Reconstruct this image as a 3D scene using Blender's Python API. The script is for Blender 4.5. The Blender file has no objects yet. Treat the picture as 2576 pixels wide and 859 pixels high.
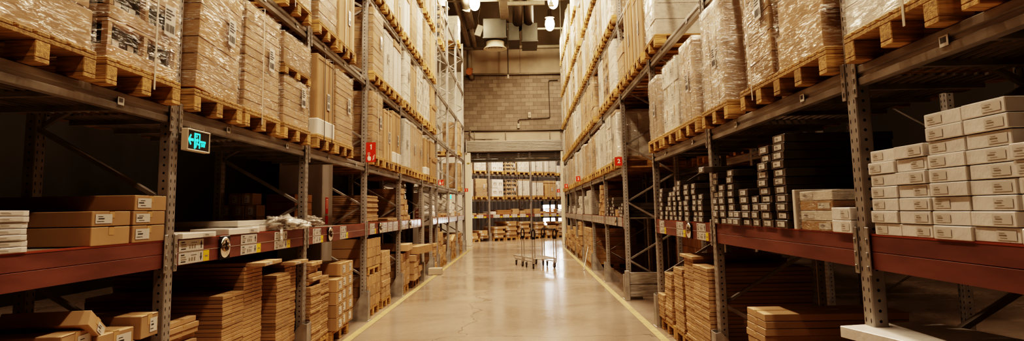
import bpy, math, random
from mathutils import Vector, Matrix, noise
PI = math.pi
sc = bpy.context.scene
COL = sc.collection
random.seed(7)

# ------------------------------------------------------------------ materials
def new_mat(name):
    m = bpy.data.materials.new(name); m.use_nodes = True
    nt = m.node_tree; nt.nodes.clear()
    out = nt.nodes.new('ShaderNodeOutputMaterial')
    return m, nt, out
def N(nt, typ, **kw):
    n = nt.nodes.new(typ)
    for k, v in kw.items():
        if k.startswith('i_'):
            key = k[2:].replace('_', ' ')
            n.inputs[key].default_value = v
        else: setattr(n, k, v)
    return n
def ramp(nt, stops, fac):
    r = nt.nodes.new('ShaderNodeValToRGB')
    e = r.color_ramp.elements
    while len(e) > 1: e.remove(e[-1])
    e[0].position, e[0].color = stops[0][0], (*stops[0][1], 1)
    for p, c in stops[1:]:
        x = e.new(p); x.color = (*c, 1)
    nt.links.new(fac, r.inputs[0]); return r.outputs[0]
def math_n(nt, op, a, b=None, c=None):
    n = nt.nodes.new('ShaderNodeMath'); n.operation = op
    for i, v in enumerate((a, b, c)):
        if v is None: continue
        if hasattr(v, 'is_linked') or hasattr(v, 'links'): nt.links.new(v, n.inputs[i])
        else: n.inputs[i].default_value = v
    return n.outputs[0]
def mixc(nt, fac, a, b, typ='MIX'):
    n = nt.nodes.new('ShaderNodeMix'); n.data_type = 'RGBA'; n.blend_type = typ
    def s(sock, v):
        if hasattr(v, 'links'): nt.links.new(v, sock)
        else: sock.default_value = v if not isinstance(v, tuple) or len(v) == 4 else (*v, 1)
    s(n.inputs[0], fac); s(n.inputs[6], a); s(n.inputs[7], b)
    return n.outputs[2]
def basic(name, col, rough=.6, metal=0., var=0., nscale=0., namt=.25, bump=0., bscale=60., coat=0., spec=.5, stretch=None, emit=None, estr=0., dirt=None):
    m, nt, out = new_mat(name)
    b = nt.nodes.new('ShaderNodeBsdfPrincipled')
    b.inputs['Roughness'].default_value = rough; b.inputs['Metallic'].default_value = metal
    b.inputs['Specular IOR Level'].default_value = spec
    b.inputs['Coat Weight'].default_value = coat; b.inputs['Coat Roughness'].default_value = .12
    c = None
    tc = nt.nodes.new('ShaderNodeTexCoord')
    vec = tc.outputs['Object']
    if stretch:
        mp = nt.nodes.new('ShaderNodeMapping'); mp.inputs['Scale'].default_value = stretch
        nt.links.new(vec, mp.inputs['Vector']); vec = mp.outputs[0]
    c = (*col, 1)
    if nscale:
        nz = N(nt, 'ShaderNodeTexNoise', i_Scale=nscale, i_Detail=4.); nt.links.new(vec, nz.inputs['Vector'])
        dk = tuple(x * (1 - namt) for x in col) if dirt is None else dirt
        lt = tuple(min(1, x * (1 + namt)) for x in col)
        c = ramp(nt, [(.32, dk), (.68, lt)], nz.outputs['Fac'])
    if var:
        oi = nt.nodes.new('ShaderNodeObjectInfo')
        hv = nt.nodes.new('ShaderNodeHueSaturation')
        v = math_n(nt, 'MULTIPLY_ADD', oi.outputs['Random'], 2 * var, 1 - var)
        nt.links.new(v, hv.inputs['Value'])
        if hasattr(c, 'links'): nt.links.new(c, hv.inputs['Color'])
        else: hv.inputs['Color'].default_value = c
        c = hv.outputs[0]
    if hasattr(c, 'links'): nt.links.new(c, b.inputs['Base Color'])
    else: b.inputs['Base Color'].default_value = c
    if bump:
        bz = N(nt, 'ShaderNodeTexNoise', i_Scale=bscale, i_Detail=3.); nt.links.new(vec, bz.inputs['Vector'])
        bp = N(nt, 'ShaderNodeBump', i_Strength=bump, i_Distance=.01); nt.links.new(bz.outputs['Fac'], bp.inputs['Height'])
        nt.links.new(bp.outputs[0], b.inputs['Normal'])
    if estr:
        b.inputs['Emission Color'].default_value = (*emit, 1); b.inputs['Emission Strength'].default_value = estr
    nt.links.new(b.outputs[0], out.inputs[0])
    return m

def post_material(name, col):
    m, nt, out = new_mat(name)
    b = N(nt, 'ShaderNodeBsdfPrincipled', i_Roughness=.45, i_Metallic=.35)
    tc = nt.nodes.new('ShaderNodeTexCoord'); sp = nt.nodes.new('ShaderNodeSeparateXYZ'); nt.links.new(tc.outputs['Object'], sp.inputs[0])
    geo = nt.nodes.new('ShaderNodeTexCoord'); sn = nt.nodes.new('ShaderNodeSeparateXYZ'); nt.links.new(geo.outputs['Normal'], sn.inputs[0])
    x, y, z = sp.outputs
    zf = math_n(nt, 'MULTIPLY', math_n(nt, 'SUBTRACT', math_n(nt, 'FRACT', math_n(nt, 'DIVIDE', z, .05)), .5), .05)
    zf2 = math_n(nt, 'MULTIPLY', zf, .45)
    a = math_n(nt, 'SUBTRACT', math_n(nt, 'ABSOLUTE', y), .026)
    d1 = math_n(nt, 'SQRT', math_n(nt, 'ADD', math_n(nt, 'MULTIPLY', a, a), math_n(nt, 'MULTIPLY', zf2, zf2)))
    h1 = math_n(nt, 'LESS_THAN', d1, .0055)
    a2 = math_n(nt, 'ADD', x, .036)
    d2 = math_n(nt, 'SQRT', math_n(nt, 'ADD', math_n(nt, 'MULTIPLY', a2, a2), math_n(nt, 'MULTIPLY', zf, zf)))
    h2 = math_n(nt, 'LESS_THAN', d2, .0072)
    nx = math_n(nt, 'GREATER_THAN', math_n(nt, 'ABSOLUTE', sn.outputs[0]), .6)
    ny = math_n(nt, 'GREATER_THAN', math_n(nt, 'ABSOLUTE', sn.outputs[1]), .6)
    hole = math_n(nt, 'ADD', math_n(nt, 'MULTIPLY', h1, nx), math_n(nt, 'MULTIPLY', h2, ny))
    nz = N(nt, 'ShaderNodeTexNoise', i_Scale=9., i_Detail=5.); nt.links.new(tc.outputs['Object'], nz.inputs['Vector'])
    base = ramp(nt, [(.3, tuple(k * .8 for k in col)), (.7, tuple(k * 1.15 for k in col))], nz.outputs['Fac'])
    nt.links.new(mixc(nt, hole, base, (.012, .009, .006)), b.inputs['Base Color'])
    nt.links.new(b.outputs[0], out.inputs[0]); return m

def film_material(name, lo, hi, tint, white=.25, sc_=(9., 9., 62.), bump=1.):
    m, nt, out = new_mat(name)
    tc = nt.nodes.new('ShaderNodeTexCoord'); oi = nt.nodes.new('ShaderNodeObjectInfo')
    add = nt.nodes.new('ShaderNodeVectorMath'); add.operation = 'ADD'
    nt.links.new(tc.outputs['Object'], add.inputs[0]); nt.links.new(oi.outputs['Location'], add.inputs[1])
    mp = nt.nodes.new('ShaderNodeMapping'); mp.inputs['Scale'].default_value = sc_; mp.inputs['Rotation'].default_value = (.32, .12, 0)
    nt.links.new(add.outputs[0], mp.inputs['Vector'])
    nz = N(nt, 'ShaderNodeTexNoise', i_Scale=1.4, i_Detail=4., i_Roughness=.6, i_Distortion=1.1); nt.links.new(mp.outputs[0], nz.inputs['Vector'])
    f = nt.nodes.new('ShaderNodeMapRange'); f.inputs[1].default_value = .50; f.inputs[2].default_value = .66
    f.inputs[3].default_value = lo; f.inputs[4].default_value = hi  # white streaks: milky wrinkles, plus lamp glints painted into the film colour
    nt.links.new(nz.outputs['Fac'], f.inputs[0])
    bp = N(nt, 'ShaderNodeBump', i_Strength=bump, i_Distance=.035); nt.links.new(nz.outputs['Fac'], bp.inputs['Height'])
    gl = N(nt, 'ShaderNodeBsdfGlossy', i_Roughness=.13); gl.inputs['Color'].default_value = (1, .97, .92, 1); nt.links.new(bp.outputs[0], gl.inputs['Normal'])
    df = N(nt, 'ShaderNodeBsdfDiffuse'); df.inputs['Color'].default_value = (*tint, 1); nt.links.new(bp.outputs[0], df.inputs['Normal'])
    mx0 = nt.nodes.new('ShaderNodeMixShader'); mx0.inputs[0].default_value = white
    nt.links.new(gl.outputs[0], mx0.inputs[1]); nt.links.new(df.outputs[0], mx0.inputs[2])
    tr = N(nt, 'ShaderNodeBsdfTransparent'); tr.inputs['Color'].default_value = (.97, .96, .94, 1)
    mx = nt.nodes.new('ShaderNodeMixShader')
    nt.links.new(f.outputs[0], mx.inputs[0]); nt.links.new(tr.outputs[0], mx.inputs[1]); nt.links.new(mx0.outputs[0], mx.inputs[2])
    nt.links.new(mx.outputs[0], out.inputs[0]); return m

def floor_material(name):
    m, nt, out = new_mat(name)
    b = N(nt, 'ShaderNodeBsdfPrincipled')
    b.inputs['Specular IOR Level'].default_value = .55
    tc = nt.nodes.new('ShaderNodeTexCoord')
    n1 = N(nt, 'ShaderNodeTexNoise', i_Scale=.55, i_Detail=7., i_Roughness=.62, i_Distortion=.7); nt.links.new(tc.outputs['Object'], n1.inputs['Vector'])
    n2 = N(nt, 'ShaderNodeTexNoise', i_Scale=14., i_Detail=6.); nt.links.new(tc.outputs['Object'], n2.inputs['Vector'])
    c1 = ramp(nt, [(.3, (.31, .245, .19)), (.5, (.37, .30, .24)), (.72, (.42, .345, .28))], n1.outputs['Fac'])
    c2 = ramp(nt, [(.25, (.80, .80, .80)), (.7, (1, 1, 1))], n2.outputs['Fac'])
    c = mixc(nt, .5, c1, c2, 'MULTIPLY')
    # thin meandering cracks
    nw = N(nt, 'ShaderNodeTexNoise', i_Scale=1.6, i_Detail=4.); nt.links.new(tc.outputs['Object'], nw.inputs['Vector'])
    vm = nt.nodes.new('ShaderNodeVectorMath'); vm.operation = 'MULTIPLY_ADD'; vm.inputs[1].default_value = (.9, .9, 0)
    nt.links.new(nw.outputs['Color'], vm.inputs[0]); nt.links.new(tc.outputs['Object'], vm.inputs[2])
    vo = nt.nodes.new('ShaderNodeTexVoronoi'); vo.feature = 'DISTANCE_TO_EDGE'; vo.inputs['Scale'].default_value = .19; nt.links.new(vm.outputs[0], vo.inputs['Vector'])
    cr = math_n(nt, 'LESS_THAN', vo.outputs['Distance'], .0022)
    cr = math_n(nt, 'MULTIPLY', cr, .6)
    c = mixc(nt, cr, c, (.12, .09, .06))
    nt.links.new(c, b.inputs['Base Color'])
    rr = nt.nodes.new('ShaderNodeMapRange'); rr.inputs[1].default_value = .3; rr.inputs[2].default_value = .7; rr.inputs[3].default_value = .12; rr.inputs[4].default_value = .25
    nt.links.new(n1.outputs['Fac'], rr.inputs[0]); nt.links.new(rr.outputs[0], b.inputs['Roughness'])
    bp = N(nt, 'ShaderNodeBump', i_Strength=.06, i_Distance=.01); nt.links.new(n2.outputs['Fac'], bp.inputs['Height']); nt.links.new(bp.outputs[0], b.inputs['Normal'])
    nt.links.new(b.outputs[0], out.inputs[0]); return m

def brick_material(name):
    m, nt, out = new_mat(name)
    b = N(nt, 'ShaderNodeBsdfPrincipled', i_Roughness=.9)
    tc = nt.nodes.new('ShaderNodeTexCoord')
    mp = nt.nodes.new('ShaderNodeMapping'); mp.inputs['Rotation'].default_value = (PI / 2, 0, 0)
    nt.links.new(tc.outputs['Object'], mp.inputs['Vector'])
    br = N(nt, 'ShaderNodeTexBrick'); br.offset = .5
    br.inputs['Scale'].default_value = 1.; br.inputs['Brick Width'].default_value = .36; br.inputs['Row Height'].default_value = .175
    br.inputs['Mortar Size'].default_value = .008; br.inputs['Mortar Smooth'].default_value = .3; br.inputs['Bias'].default_value = -.1
    br.inputs['Color1'].default_value = (.26, .21, .165, 1); br.inputs['Color2'].default_value = (.37, .305, .245, 1); br.inputs['Mortar'].default_value = (.20, .16, .122, 1)
    nt.links.new(mp.outputs[0], br.inputs['Vector'])
    nz = N(nt, 'ShaderNodeTexNoise', i_Scale=3., i_Detail=6.); nt.links.new(tc.outputs['Object'], nz.inputs['Vector'])
    c = mixc(nt, .5, br.outputs['Color'], ramp(nt, [(.3, (.7, .7, .7)), (.7, (1, 1, 1))], nz.outputs['Fac']), 'MULTIPLY')
    nt.links.new(c, b.inputs['Base Color'])
    bp = N(nt, 'ShaderNodeBump', i_Strength=.6, i_Distance=.012, invert=True); nt.links.new(br.outputs['Fac'], bp.inputs['Height']); nt.links.new(bp.outputs[0], b.inputs['Normal'])
    nt.links.new(b.outputs[0], out.inputs[0]); return m

M = {}
M['post'] = post_material('grey_post_steel', (.40, .375, .345))
M['steel'] = basic('grey_rack_steel', (.40, .37, .335), .45, .35, nscale=7, namt=.22)
M['beam'] = basic('grey_beam_steel', (.36, .335, .30), .42, .4, nscale=6, namt=.3, stretch=(1, .35, 3))
M['red'] = basic('red_beam_paint', (.20, .088, .068), .5, 0, nscale=5, namt=.2, stretch=(1, .4, 2))
M['orange'] = basic('orange_edge_paint', (.32, .09, .045), .5)
M['wood'] = basic('pallet_wood', (.47, .305, .135), .8, var=.25, nscale=6, namt=.38, stretch=(1., 6, 9), bump=.25, bscale=14)
M['wood_grey'] = basic('grey_barrier_wood', (.33, .30, .26), .85, nscale=5, namt=.35, stretch=(1.2, 5, 9))
M['card'] = basic('brown_cardboard', (.43, .29, .165), .72, var=.17, nscale=3, namt=.08)
M['card2'] = basic('tan_cardboard', (.475, .33, .20), .7, var=.13, nscale=3, namt=.08)
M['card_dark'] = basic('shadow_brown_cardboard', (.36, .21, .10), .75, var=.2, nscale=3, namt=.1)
M['card_deep'] = basic('shade_toned_cardboard', (.15, .092, .05), .8, var=.3, nscale=3, namt=.1)  # cardboard darkened to put the rear row's shade into its colour
M['seam'] = basic('cardboard_seam', (.24, .14, .06), .8)
M['tape'] = basic('parcel_tape', (.58, .40, .22), .18)
M['white'] = basic('white_cardboard', (.74, .70, .64), .55, var=.10, nscale=2, namt=.05)
M['whitegloss'] = basic('white_film_packing', (.84, .81, .77), .28, var=.06, nscale=8, namt=.06, bump=.35, bscale=22)
M['dark'] = basic('dark_box_wrap', (.125, .108, .092), .25, var=.2, bump=.3, bscale=26)
M['paper'] = basic('label_paper', (.72, .69, .64), .3, coat=.7)
M['ink'] = basic('label_ink', (.05, .045, .04), .6)
M['yellow'] = basic('yellow_label', (.80, .58, .04), .4)
M['yline'] = basic('yellow_floor_paint', (.44, .33, .16), .5, nscale=9, namt=.25)
M['signred'] = basic('red_sign_face', (.56, .055, .018), .45)
M['signwhite'] = basic('sign_white', (.85, .80, .70), .5)
M['film'] = film_material('clear_glint_film', .04, .62, (.95, .92, .87), .62)
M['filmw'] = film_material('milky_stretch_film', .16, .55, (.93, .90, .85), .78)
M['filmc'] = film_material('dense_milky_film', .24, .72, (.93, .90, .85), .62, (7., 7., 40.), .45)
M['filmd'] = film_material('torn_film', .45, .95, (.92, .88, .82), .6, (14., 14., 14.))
M['strap'] = basic('white_strap', (.62, .56, .47), .35)
M['strapd'] = basic('black_strap', (.04, .035, .03), .4)
M['floor'] = floor_material('polished_concrete')
M['conc2'] = basic('pale_lintel_concrete', (.44, .375, .30), .85, nscale=1.5, namt=.12)
M['upper'] = basic('brown_upper_wall', (.16, .125, .09), .9, nscale=.8, namt=.2)
M['brick'] = brick_material('grey_block_wall')
M['conc'] = basic('smooth_concrete', (.46, .385, .305), .85, nscale=1.2, namt=.2)
M['col'] = basic('painted_column', (.40, .37, .33), .7, nscale=1.5, namt=.08)
M['cladding'] = basic('pale_cladding', (.70, .67, .62), .5, nscale=.8, namt=.06)
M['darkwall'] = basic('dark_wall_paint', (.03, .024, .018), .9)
M['ceil'] = basic('dark_ceiling', (.42, .34, .26), .9, nscale=1, namt=.25)
M['cream'] = basic('cream_jamb_paint', (.72, .64, .52), .5)
M['shutter'] = basic('shutter_metal', (.62, .58, .52), .35, .5)
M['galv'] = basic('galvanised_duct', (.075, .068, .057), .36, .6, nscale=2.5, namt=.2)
M['pipe'] = basic('painted_pipe', (.30, .255, .20), .5, nscale=3, namt=.15)
M['pipe_d'] = basic('dark_duct', (.10, .082, .062), .6)
M['rust'] = basic('orange_pipe_clamp', (.48, .17, .04), .5)
M['cream2'] = basic('cream_plastic', (.66, .57, .45), .45)
M['black'] = basic('black_plastic', (.018, .016, .015), .4)
M['rubber'] = basic('grey_rubber', (.06, .055, .05), .6)
M['chrome'] = basic('bright_trolley_steel', (.62, .58, .53), .3, .8)
M['mirror'] = basic('convex_mirror_glass', (.85, .82, .78), .06, 1.)
M['bulb'] = basic('glowing_lamp_bulb', (1, .9, .7), .4, emit=(1, .84, .60), estr=60.)
M['exit'] = basic('glowing_exit_green', (.02, .5, .42), .4, emit=(.03, .86, .74), estr=1.6)
M['panel_dark'] = basic('dark_sign_and_gap_shade', (.03, .028, .026), .25)
M['daylight'] = basic('daylit_glazing', (.9, .95, 1), .3, emit=(.92, .96, 1.), estr=22.)
M['corr'] = basic('corrugated_cladding', (.085, .080, .078), .5, .2)
M['blue'] = basic('blue_print', (.05, .09, .25), .5)

# ------------------------------------------------------------------ mesh building
class MB:
    def __init__(s, *mats): s.v, s.f, s.mi, s.mats, s.sm = [], [], [], list(mats), []
    def slot(s, m):
        if m not in s.mats: s.mats.append(m)
        return s.mats.index(m)
    def add(s, vs, fs, m, smooth=False):
        b = len(s.v); k = s.slot(m); s.v += [tuple(p) for p in vs]
        for f in fs: s.f.append(tuple(b + i for i in f)); s.mi.append(k); s.sm.append(smooth)
    def box(s, x0, x1, y0, y1, z0, z1, m, c=0., mat4=None):
        if c <= 0:
            vs = [(x, y, z) for x in (x0, x1) for y in (y0, y1) for z in (z0, z1)]
            fs = [(0, 1, 3, 2), (4, 6, 7, 5), (0, 4, 5, 1), (2, 3, 7, 6), (0, 2, 6, 4), (1, 5, 7, 3)]
        else:
            c = min(c, .45 * min(x1 - x0, y1 - y0, z1 - z0))
            X, Y, Z = (x0, x1), (y0, y1), (z0, z1); vs = []; idx = {}
            for i in (0, 1):
                for j in (0, 1):
                    for k in (0, 1):
                        sx, sy, sz = (1, -1)[i], (1, -1)[j], (1, -1)[k]
                        for a in range(3):
                            p = [X[i] + sx * c, Y[j] + sy * c, Z[k] + sz * c]; p[a] = (X[i], Y[j], Z[k])[a]
                            idx[i, j, k, a] = len(vs); vs.append(tuple(p))
            fs = []
            for i in (0, 1): fs.append([idx[i, j, k, 0] for j, k in ((0, 0), (1, 0), (1, 1), (0, 1))][::(1 if i else -1)])
            for j in (0, 1): fs.append([idx[i, j, k, 1] for i, k in ((0, 0), (1, 0), (1, 1), (0, 1))][::(-1 if j else 1)])
            for k in (0, 1): fs.append([idx[i, j, k, 2] for i, j in ((0, 0), (1, 0), (1, 1), (0, 1))][::(1 if k else -1)])
            for a, b_, n in ((0, 1, 2), (0, 2, 1), (1, 2, 0)):
                for p in (0, 1):
                    for q in (0, 1):
                        def g(t, w):
                            key = [0, 0, 0]; key[a] = p; key[b_] = q; key[n] = t; return idx[(*key, w)]
                        f = [g(0, a), g(1, a), g(1, b_), g(0, b_)]
                        va, vb, vc = (Vector(vs[f[0]]), Vector(vs[f[1]]), Vector(vs[f[2]]))
                        nn = (vb - va).cross(vc - vb); o = [0, 0, 0]; o[a] = (-1, 1)[p]; o[b_] = (-1, 1)[q]
                        fs.append(f if nn.dot(Vector(o)) > 0 else f[::-1])
            for i in (0, 1):
                for j in (0, 1):
                    for k in (0, 1):
                        f = [idx[i, j, k, a] for a in range(3)]
                        fs.append(f if (i + j + k) % 2 == 1 else f[::-1])
        if mat4 is not None: vs = [mat4 @ Vector(p) for p in vs]
        s.add(vs, fs, m)
    def quad(s, a, b, c, d, m): s.add([a, b, c, d], [(0, 1, 2, 3)], m)
    def tube(s, p0, p1, r, m, n=8, r1=None, caps=True):
        p0, p1 = Vector(p0), Vector(p1); d = (p1 - p0).normalized()
        u = d.orthogonal().normalized(); w = d.cross(u); r1 = r if r1 is None else r1
        vs = [p0 + (u * math.cos(2 * PI * i / n) + w * math.sin(2 * PI * i / n)) * r for i in range(n)]
        vs += [p1 + (u * math.cos(2 * PI * i / n) + w * math.sin(2 * PI * i / n)) * r1 for i in range(n)]
        s.add(vs, [(i, (i + 1) % n, n + (i + 1) % n, n + i) for i in range(n)], m, True)
        if caps: s.add(vs[:n], [tuple(range(n))[::-1]], m); s.add(vs[n:], [tuple(range(n))], m)
    def path(s, pts, r, m, n=6):
        pts = [Vector(p) for p in pts]; rings = []; u = None
        for i, p in enumerate(pts):
            d = (pts[min(i + 1, len(pts) - 1)] - pts[max(i - 1, 0)]).normalized()
            if u is None: u = d.orthogonal().normalized()
            u = (u - d * u.dot(d)).normalized(); w = d.cross(u)
            rings.append([p + (u * math.cos(2 * PI * k / n) + w * math.sin(2 * PI * k / n)) * r for k in range(n)])
        vs = [q for rr in rings for q in rr]
        fs = [(i * n + k, i * n + (k + 1) % n, (i + 1) * n + (k + 1) % n, (i + 1) * n + k) for i in range(len(pts) - 1) for k in range(n)]
        fs += [tuple(range(n))[::-1], tuple(range((len(pts) - 1) * n, len(pts) * n))]
        s.add(vs, fs, m, True)
    def lathe(s, prof, m, n=24, axis='Z', c=(0, 0, 0), caps=True):
        vs = []
        for r, h in prof:
            for k in range(n):
                a = 2 * PI * k / n; x, y, z = r * math.cos(a), r * math.sin(a), h
                if axis == 'X': x, y, z = z, x, y
                if axis == 'Y': x, y, z = y, z, x
                vs.append((x + c[0], y + c[1], z + c[2]))
        fs = [(i * n + k, i * n + (k + 1) % n, (i + 1) * n + (k + 1) % n, (i + 1) * n + k) for i in range(len(prof) - 1) for k in range(n)]
        if caps: fs += [tuple(range(n))[::-1], tuple(range((len(prof) - 1) * n, len(prof) * n))]
        s.add(vs, fs, m, True)
    def prism(s, poly, fn, t0, t1, m):
        n = len(poly); vs = [fn(a, b, t0) for a, b in poly] + [fn(a, b, t1) for a, b in poly]
        s.add(vs, [(i, (i + 1) % n, n + (i + 1) % n, n + i) for i in range(n)] + [tuple(range(n))[::-1], tuple(range(n, 2 * n))], m)
    def mesh(s, name='m'):
        me = bpy.data.meshes.new(name); me.from_pydata(s.v, [], s.f)
        for m in s.mats: me.materials.append(M[m])
        me.polygons.foreach_set('material_index', s.mi); me.polygons.foreach_set('use_smooth', s.sm)
        me.update(); return me
CACHE = {}
def cached(key, fn):
    if key not in CACHE: CACHE[key] = fn()
    return CACHE[key]

def link(name, data, parent=None, loc=(0, 0, 0), rz=0., rot=None, scale=None):
    o = bpy.data.objects.new(name, data); COL.objects.link(o)
    o.location = loc; o.rotation_euler = rot if rot else (0, 0, rz)
    if scale: o.scale = scale
    if parent: o.parent = parent
    return o
def tag(o, label, cat, group=None, kind=None):
    o['label'] = label; o['category'] = cat
    if group: o['group'] = group
    if kind: o['kind'] = kind
    return o
def thing(name, label, cat, loc=(0, 0, 0), rz=0., group=None):
    return tag(link(name, None, None, loc, rz), label, cat, group)
def struct(name, mb):
    o = link(name, mb.mesh(name)); o['kind'] = 'structure'; return o
ORD = ('first second third fourth fifth sixth seventh eighth ninth tenth eleventh twelfth thirteenth fourteenth fifteenth sixteenth seventeenth eighteenth nineteenth twentieth '
       'twenty-first twenty-second twenty-third twenty-fourth twenty-fifth twenty-sixth twenty-seventh twenty-eighth twenty-ninth thirtieth thirty-first thirty-second thirty-third thirty-fourth thirty-fifth').split()

# ------------------------------------------------------------------ constants measured from the photograph
XL, XR = -2.246, 1.711            # front planes of the two racks
LY = [1.68, 4.48, 7.28, 10.08, 12.88, 15.68, 18.5, 21.35, 24.15, 27.0]
RY = [.82, 3.62, 6.42, 9.22, 12.02, 14.85, 17.65, 20.4, 23.2, 26.0, 28.8]
LV = [2.2, 3.45, 4.76, 6.10, 7.42]
DEP = .95
POST_H = 8.05
def SX(side, lx): return (XL + lx) if side == 'L' else (XR - lx)
def RZ(side): return 0. if side == 'L' else PI
RACK = {'L': 'number-one rack', 'R': 'number-two rack'}
LEVELN = ['lowest pallet level', 'second pallet level', 'third pallet level', 'fourth pallet level', 'top pallet level']

# ------------------------------------------------------------------ setting
mb = MB(); mb.add([(-9, -7, 0), (9, -7, 0), (9, 62, 0), (-9, 62, 0)], [(0, 1, 2, 3)], 'floor'); struct('floor', mb)
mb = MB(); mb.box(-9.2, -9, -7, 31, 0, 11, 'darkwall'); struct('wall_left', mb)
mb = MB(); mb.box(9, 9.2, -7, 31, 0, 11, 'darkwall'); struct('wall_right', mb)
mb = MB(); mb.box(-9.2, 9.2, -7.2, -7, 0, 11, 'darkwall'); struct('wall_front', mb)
mb = MB(); mb.box(-9.2, 9.2, -7.2, 31.2, 11, 11.2, 'ceil'); struct('ceiling', mb)
# back wall with the doorway (x -2.29..1.68, up to z 4.05)
DX0, DX1, DZ = -2.29, 1.70, 4.05
def wallpanel(mb, x0, x1, z0, z1, m, y0=31., y1=31.3): mb.box(x0, x1, y0, y1, z0, z1, m)
mb = MB(); wallpanel(mb, -9, DX0, 0, 5.0, 'brick'); wallpanel(mb, DX1, 9, 0, 5.0, 'brick'); wallpanel(mb, -9, 9, 5.05, 7.55, 'brick')
struct('wall_back', mb)
mb = MB(); mb.box(-9, 9, 30.97, 31.3, 7.55, 8.75, 'conc'); mb.box(-9, 9, 31.0, 31.3, 8.75, 11, 'upper')
for x in (-3.9, -.02, 3.9): mb.box(x - .015, x + .015, 30.955, 30.97, 7.58, 8.72, 'pipe')
struct('wall_back_upper', mb)
mb = MB(); mb.box(DX0, DX1, 30.98, 31.3, DZ, 5.05, 'conc2'); mb.box(-9, 9, 30.9, 31.0, 8.72, 8.85, 'pipe'); struct('trim_1', mb)
# cream jambs
for i, (x0, x1) in enumerate(((-2.52, -2.26), (1.68, 1.92))):
    mb = MB(); mb.box(x0, x1, 30.6, 31.3, 0, 4.05, 'cream', .01); o = struct('trim_%d' % (2 + i), mb)
# roller shutter of the doorway
ds = link('door_1', None, None, (0, 0, 0)); ds['kind'] = 'structure'
mb = MB(); n = 84; prof = []
for i in range(n + 1):
    z = 4.08 + .46 * i / n; prof.append((30.55 - .034 * math.sin(2 * PI * i / n * 7.), z))
vs = []; fs = []
for y, z in prof: vs += [(-2.42, y, z), (1.95, y, z)]
for i in range(n): fs.append((2 * i, 2 * i + 1, 2 * i + 3, 2 * i + 2))
mb.add(vs, fs, 'shutter', True); mb.box(-2.42, 1.95, 30.58, 30.97, 4.07, 4.55, 'shutter')
link('shutter_casing', mb.mesh(), ds)
mb = MB()
for x in (-2.46, 1.95): mb.box(x, x + .05, 30.5, 30.97, 4.0, 4.6, 'steel')
link('casing_bracket', mb.mesh(), ds)
mb = MB()
for i in range(5):
    z0 = 4.06 - (i + 1) * .075; mb.box(DX0, DX1, 30.80, 30.84, z0 + .006, z0 + .07, 'galv' if i > 2 else 'pipe_d', .012)
mb.box(DX0, DX1, 30.77, 30.87, 3.62, 3.69, 'galv', .01)
link('shutter_curtain', mb.mesh(), ds)
mb = MB(); mb.box(-2.42, -2.30, 30.58, 30.597, 3.55, 3.60, 'yellow'); mb.box(-2.40, -2.37, 30.575, 30.58, 3.55, 3.60, 'ink'); mb.box(-2.35, -2.32, 30.575, 30.58, 3.55, 3.60, 'ink')
tag(link('warning_tape', mb.mesh()), 'yellow and black warning tape on the cream door jamb', 'tape')
# second hall beyond the doorway
mb = MB(); mb.box(-9, 9, 31.3, 62, 9, 9.2, 'ceil'); struct('ceiling_2', mb)
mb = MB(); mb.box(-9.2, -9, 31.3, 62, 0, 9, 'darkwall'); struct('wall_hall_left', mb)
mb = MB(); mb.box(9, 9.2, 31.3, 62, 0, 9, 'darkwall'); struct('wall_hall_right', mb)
YW = 49.
mb = MB(); pts = []; x = -9.
WX = [(1.38, 1.80), (1.92, 2.18), (2.30, 2.74)]
while x < 9.001:
    k = int(round((x + 9) / .1)) % 3
    pts.append((x, YW - (.05 if k == 1 else 0.))); x += .1
vs = []; fs = []
for x, y in pts: vs += [(x, y, 0), (x, y, 9)]
segs = [(0, .35), (.93, 1.36), (1.83, 2.3), (3.3, 9)]
for i in range(len(pts) - 1):
    xm = (pts[i][0] + pts[i + 1][0]) / 2
    if 1.30 < xm < 2.80: continue
    mb.add([(pts[i][0], pts[i][1], 0), (pts[i + 1][0], pts[i + 1][1], 0), (pts[i + 1][0], pts[i + 1][1], 9), (pts[i][0], pts[i][1], 9)], [(0, 1, 2, 3)], 'corr')
for z0, z1 in segs: mb.box(1.25, 2.85, YW - .05, YW + .05, z0, z1, 'corr')
for x0, x1 in ((1.25, 1.38), (1.80, 1.92), (2.18, 2.30), (2.74, 2.85)): mb.box(x0, x1, YW - .05, YW + .05, .3, 3.4, 'corr')
struct('wall_hall_back', mb)
k = 1
for x0, x1 in WX:
    for z0, z1 in ((.35, .93), (1.36, 1.83), (2.3, 3.3)):
        mb = MB(); mb.box(x0, x1, YW, YW + .02, z0, z1, 'daylight'); w = struct('window_%d' % k, mb)
        mb = MB(); mb.box(x0 - .02, x1 + .02, YW - .06, YW - .045, z0 - .02, z0 + .01, 'steel'); link('window_frame', mb.mesh(), w); k += 1
# yellow floor lines
mb = MB(); mb.add([(-2.17, .5, .003), (-2.07, .5, .003), (-2.07, 28, .003), (-2.17, 28, .003)], [(0, 1, 2, 3)], 'yline'); struct('trim_floor_line_left', mb)
mb = MB(); mb.add([(1.53, .5, .003), (1.63, .5, .003), (1.63, 29, .003), (1.53, 29, .003)], [(0, 1, 2, 3)], 'yline'); struct('trim_floor_line_right', mb)
# pale cladding behind the far bays of rack one
mb = MB()
for i in range(11): mb.box(-3.72, -3.6, 18.2 + i * 1.16, 18.2 + i * 1.16 + 1.15, 1.0, 7.15, 'cladding', .004)
struct('wall_cladding', mb)
mb = MB(); mb.box(-5.5, -2.50, 29.4, 29.5, 0, 7.4, 'cladding'); struct('wall_end_panel', mb)
# column standing in the third bay
mb = MB(); mb.box(-3.30, -2.70, 9.46, 9.96, 0, 11, 'col', .01); struct('column', mb)

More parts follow.
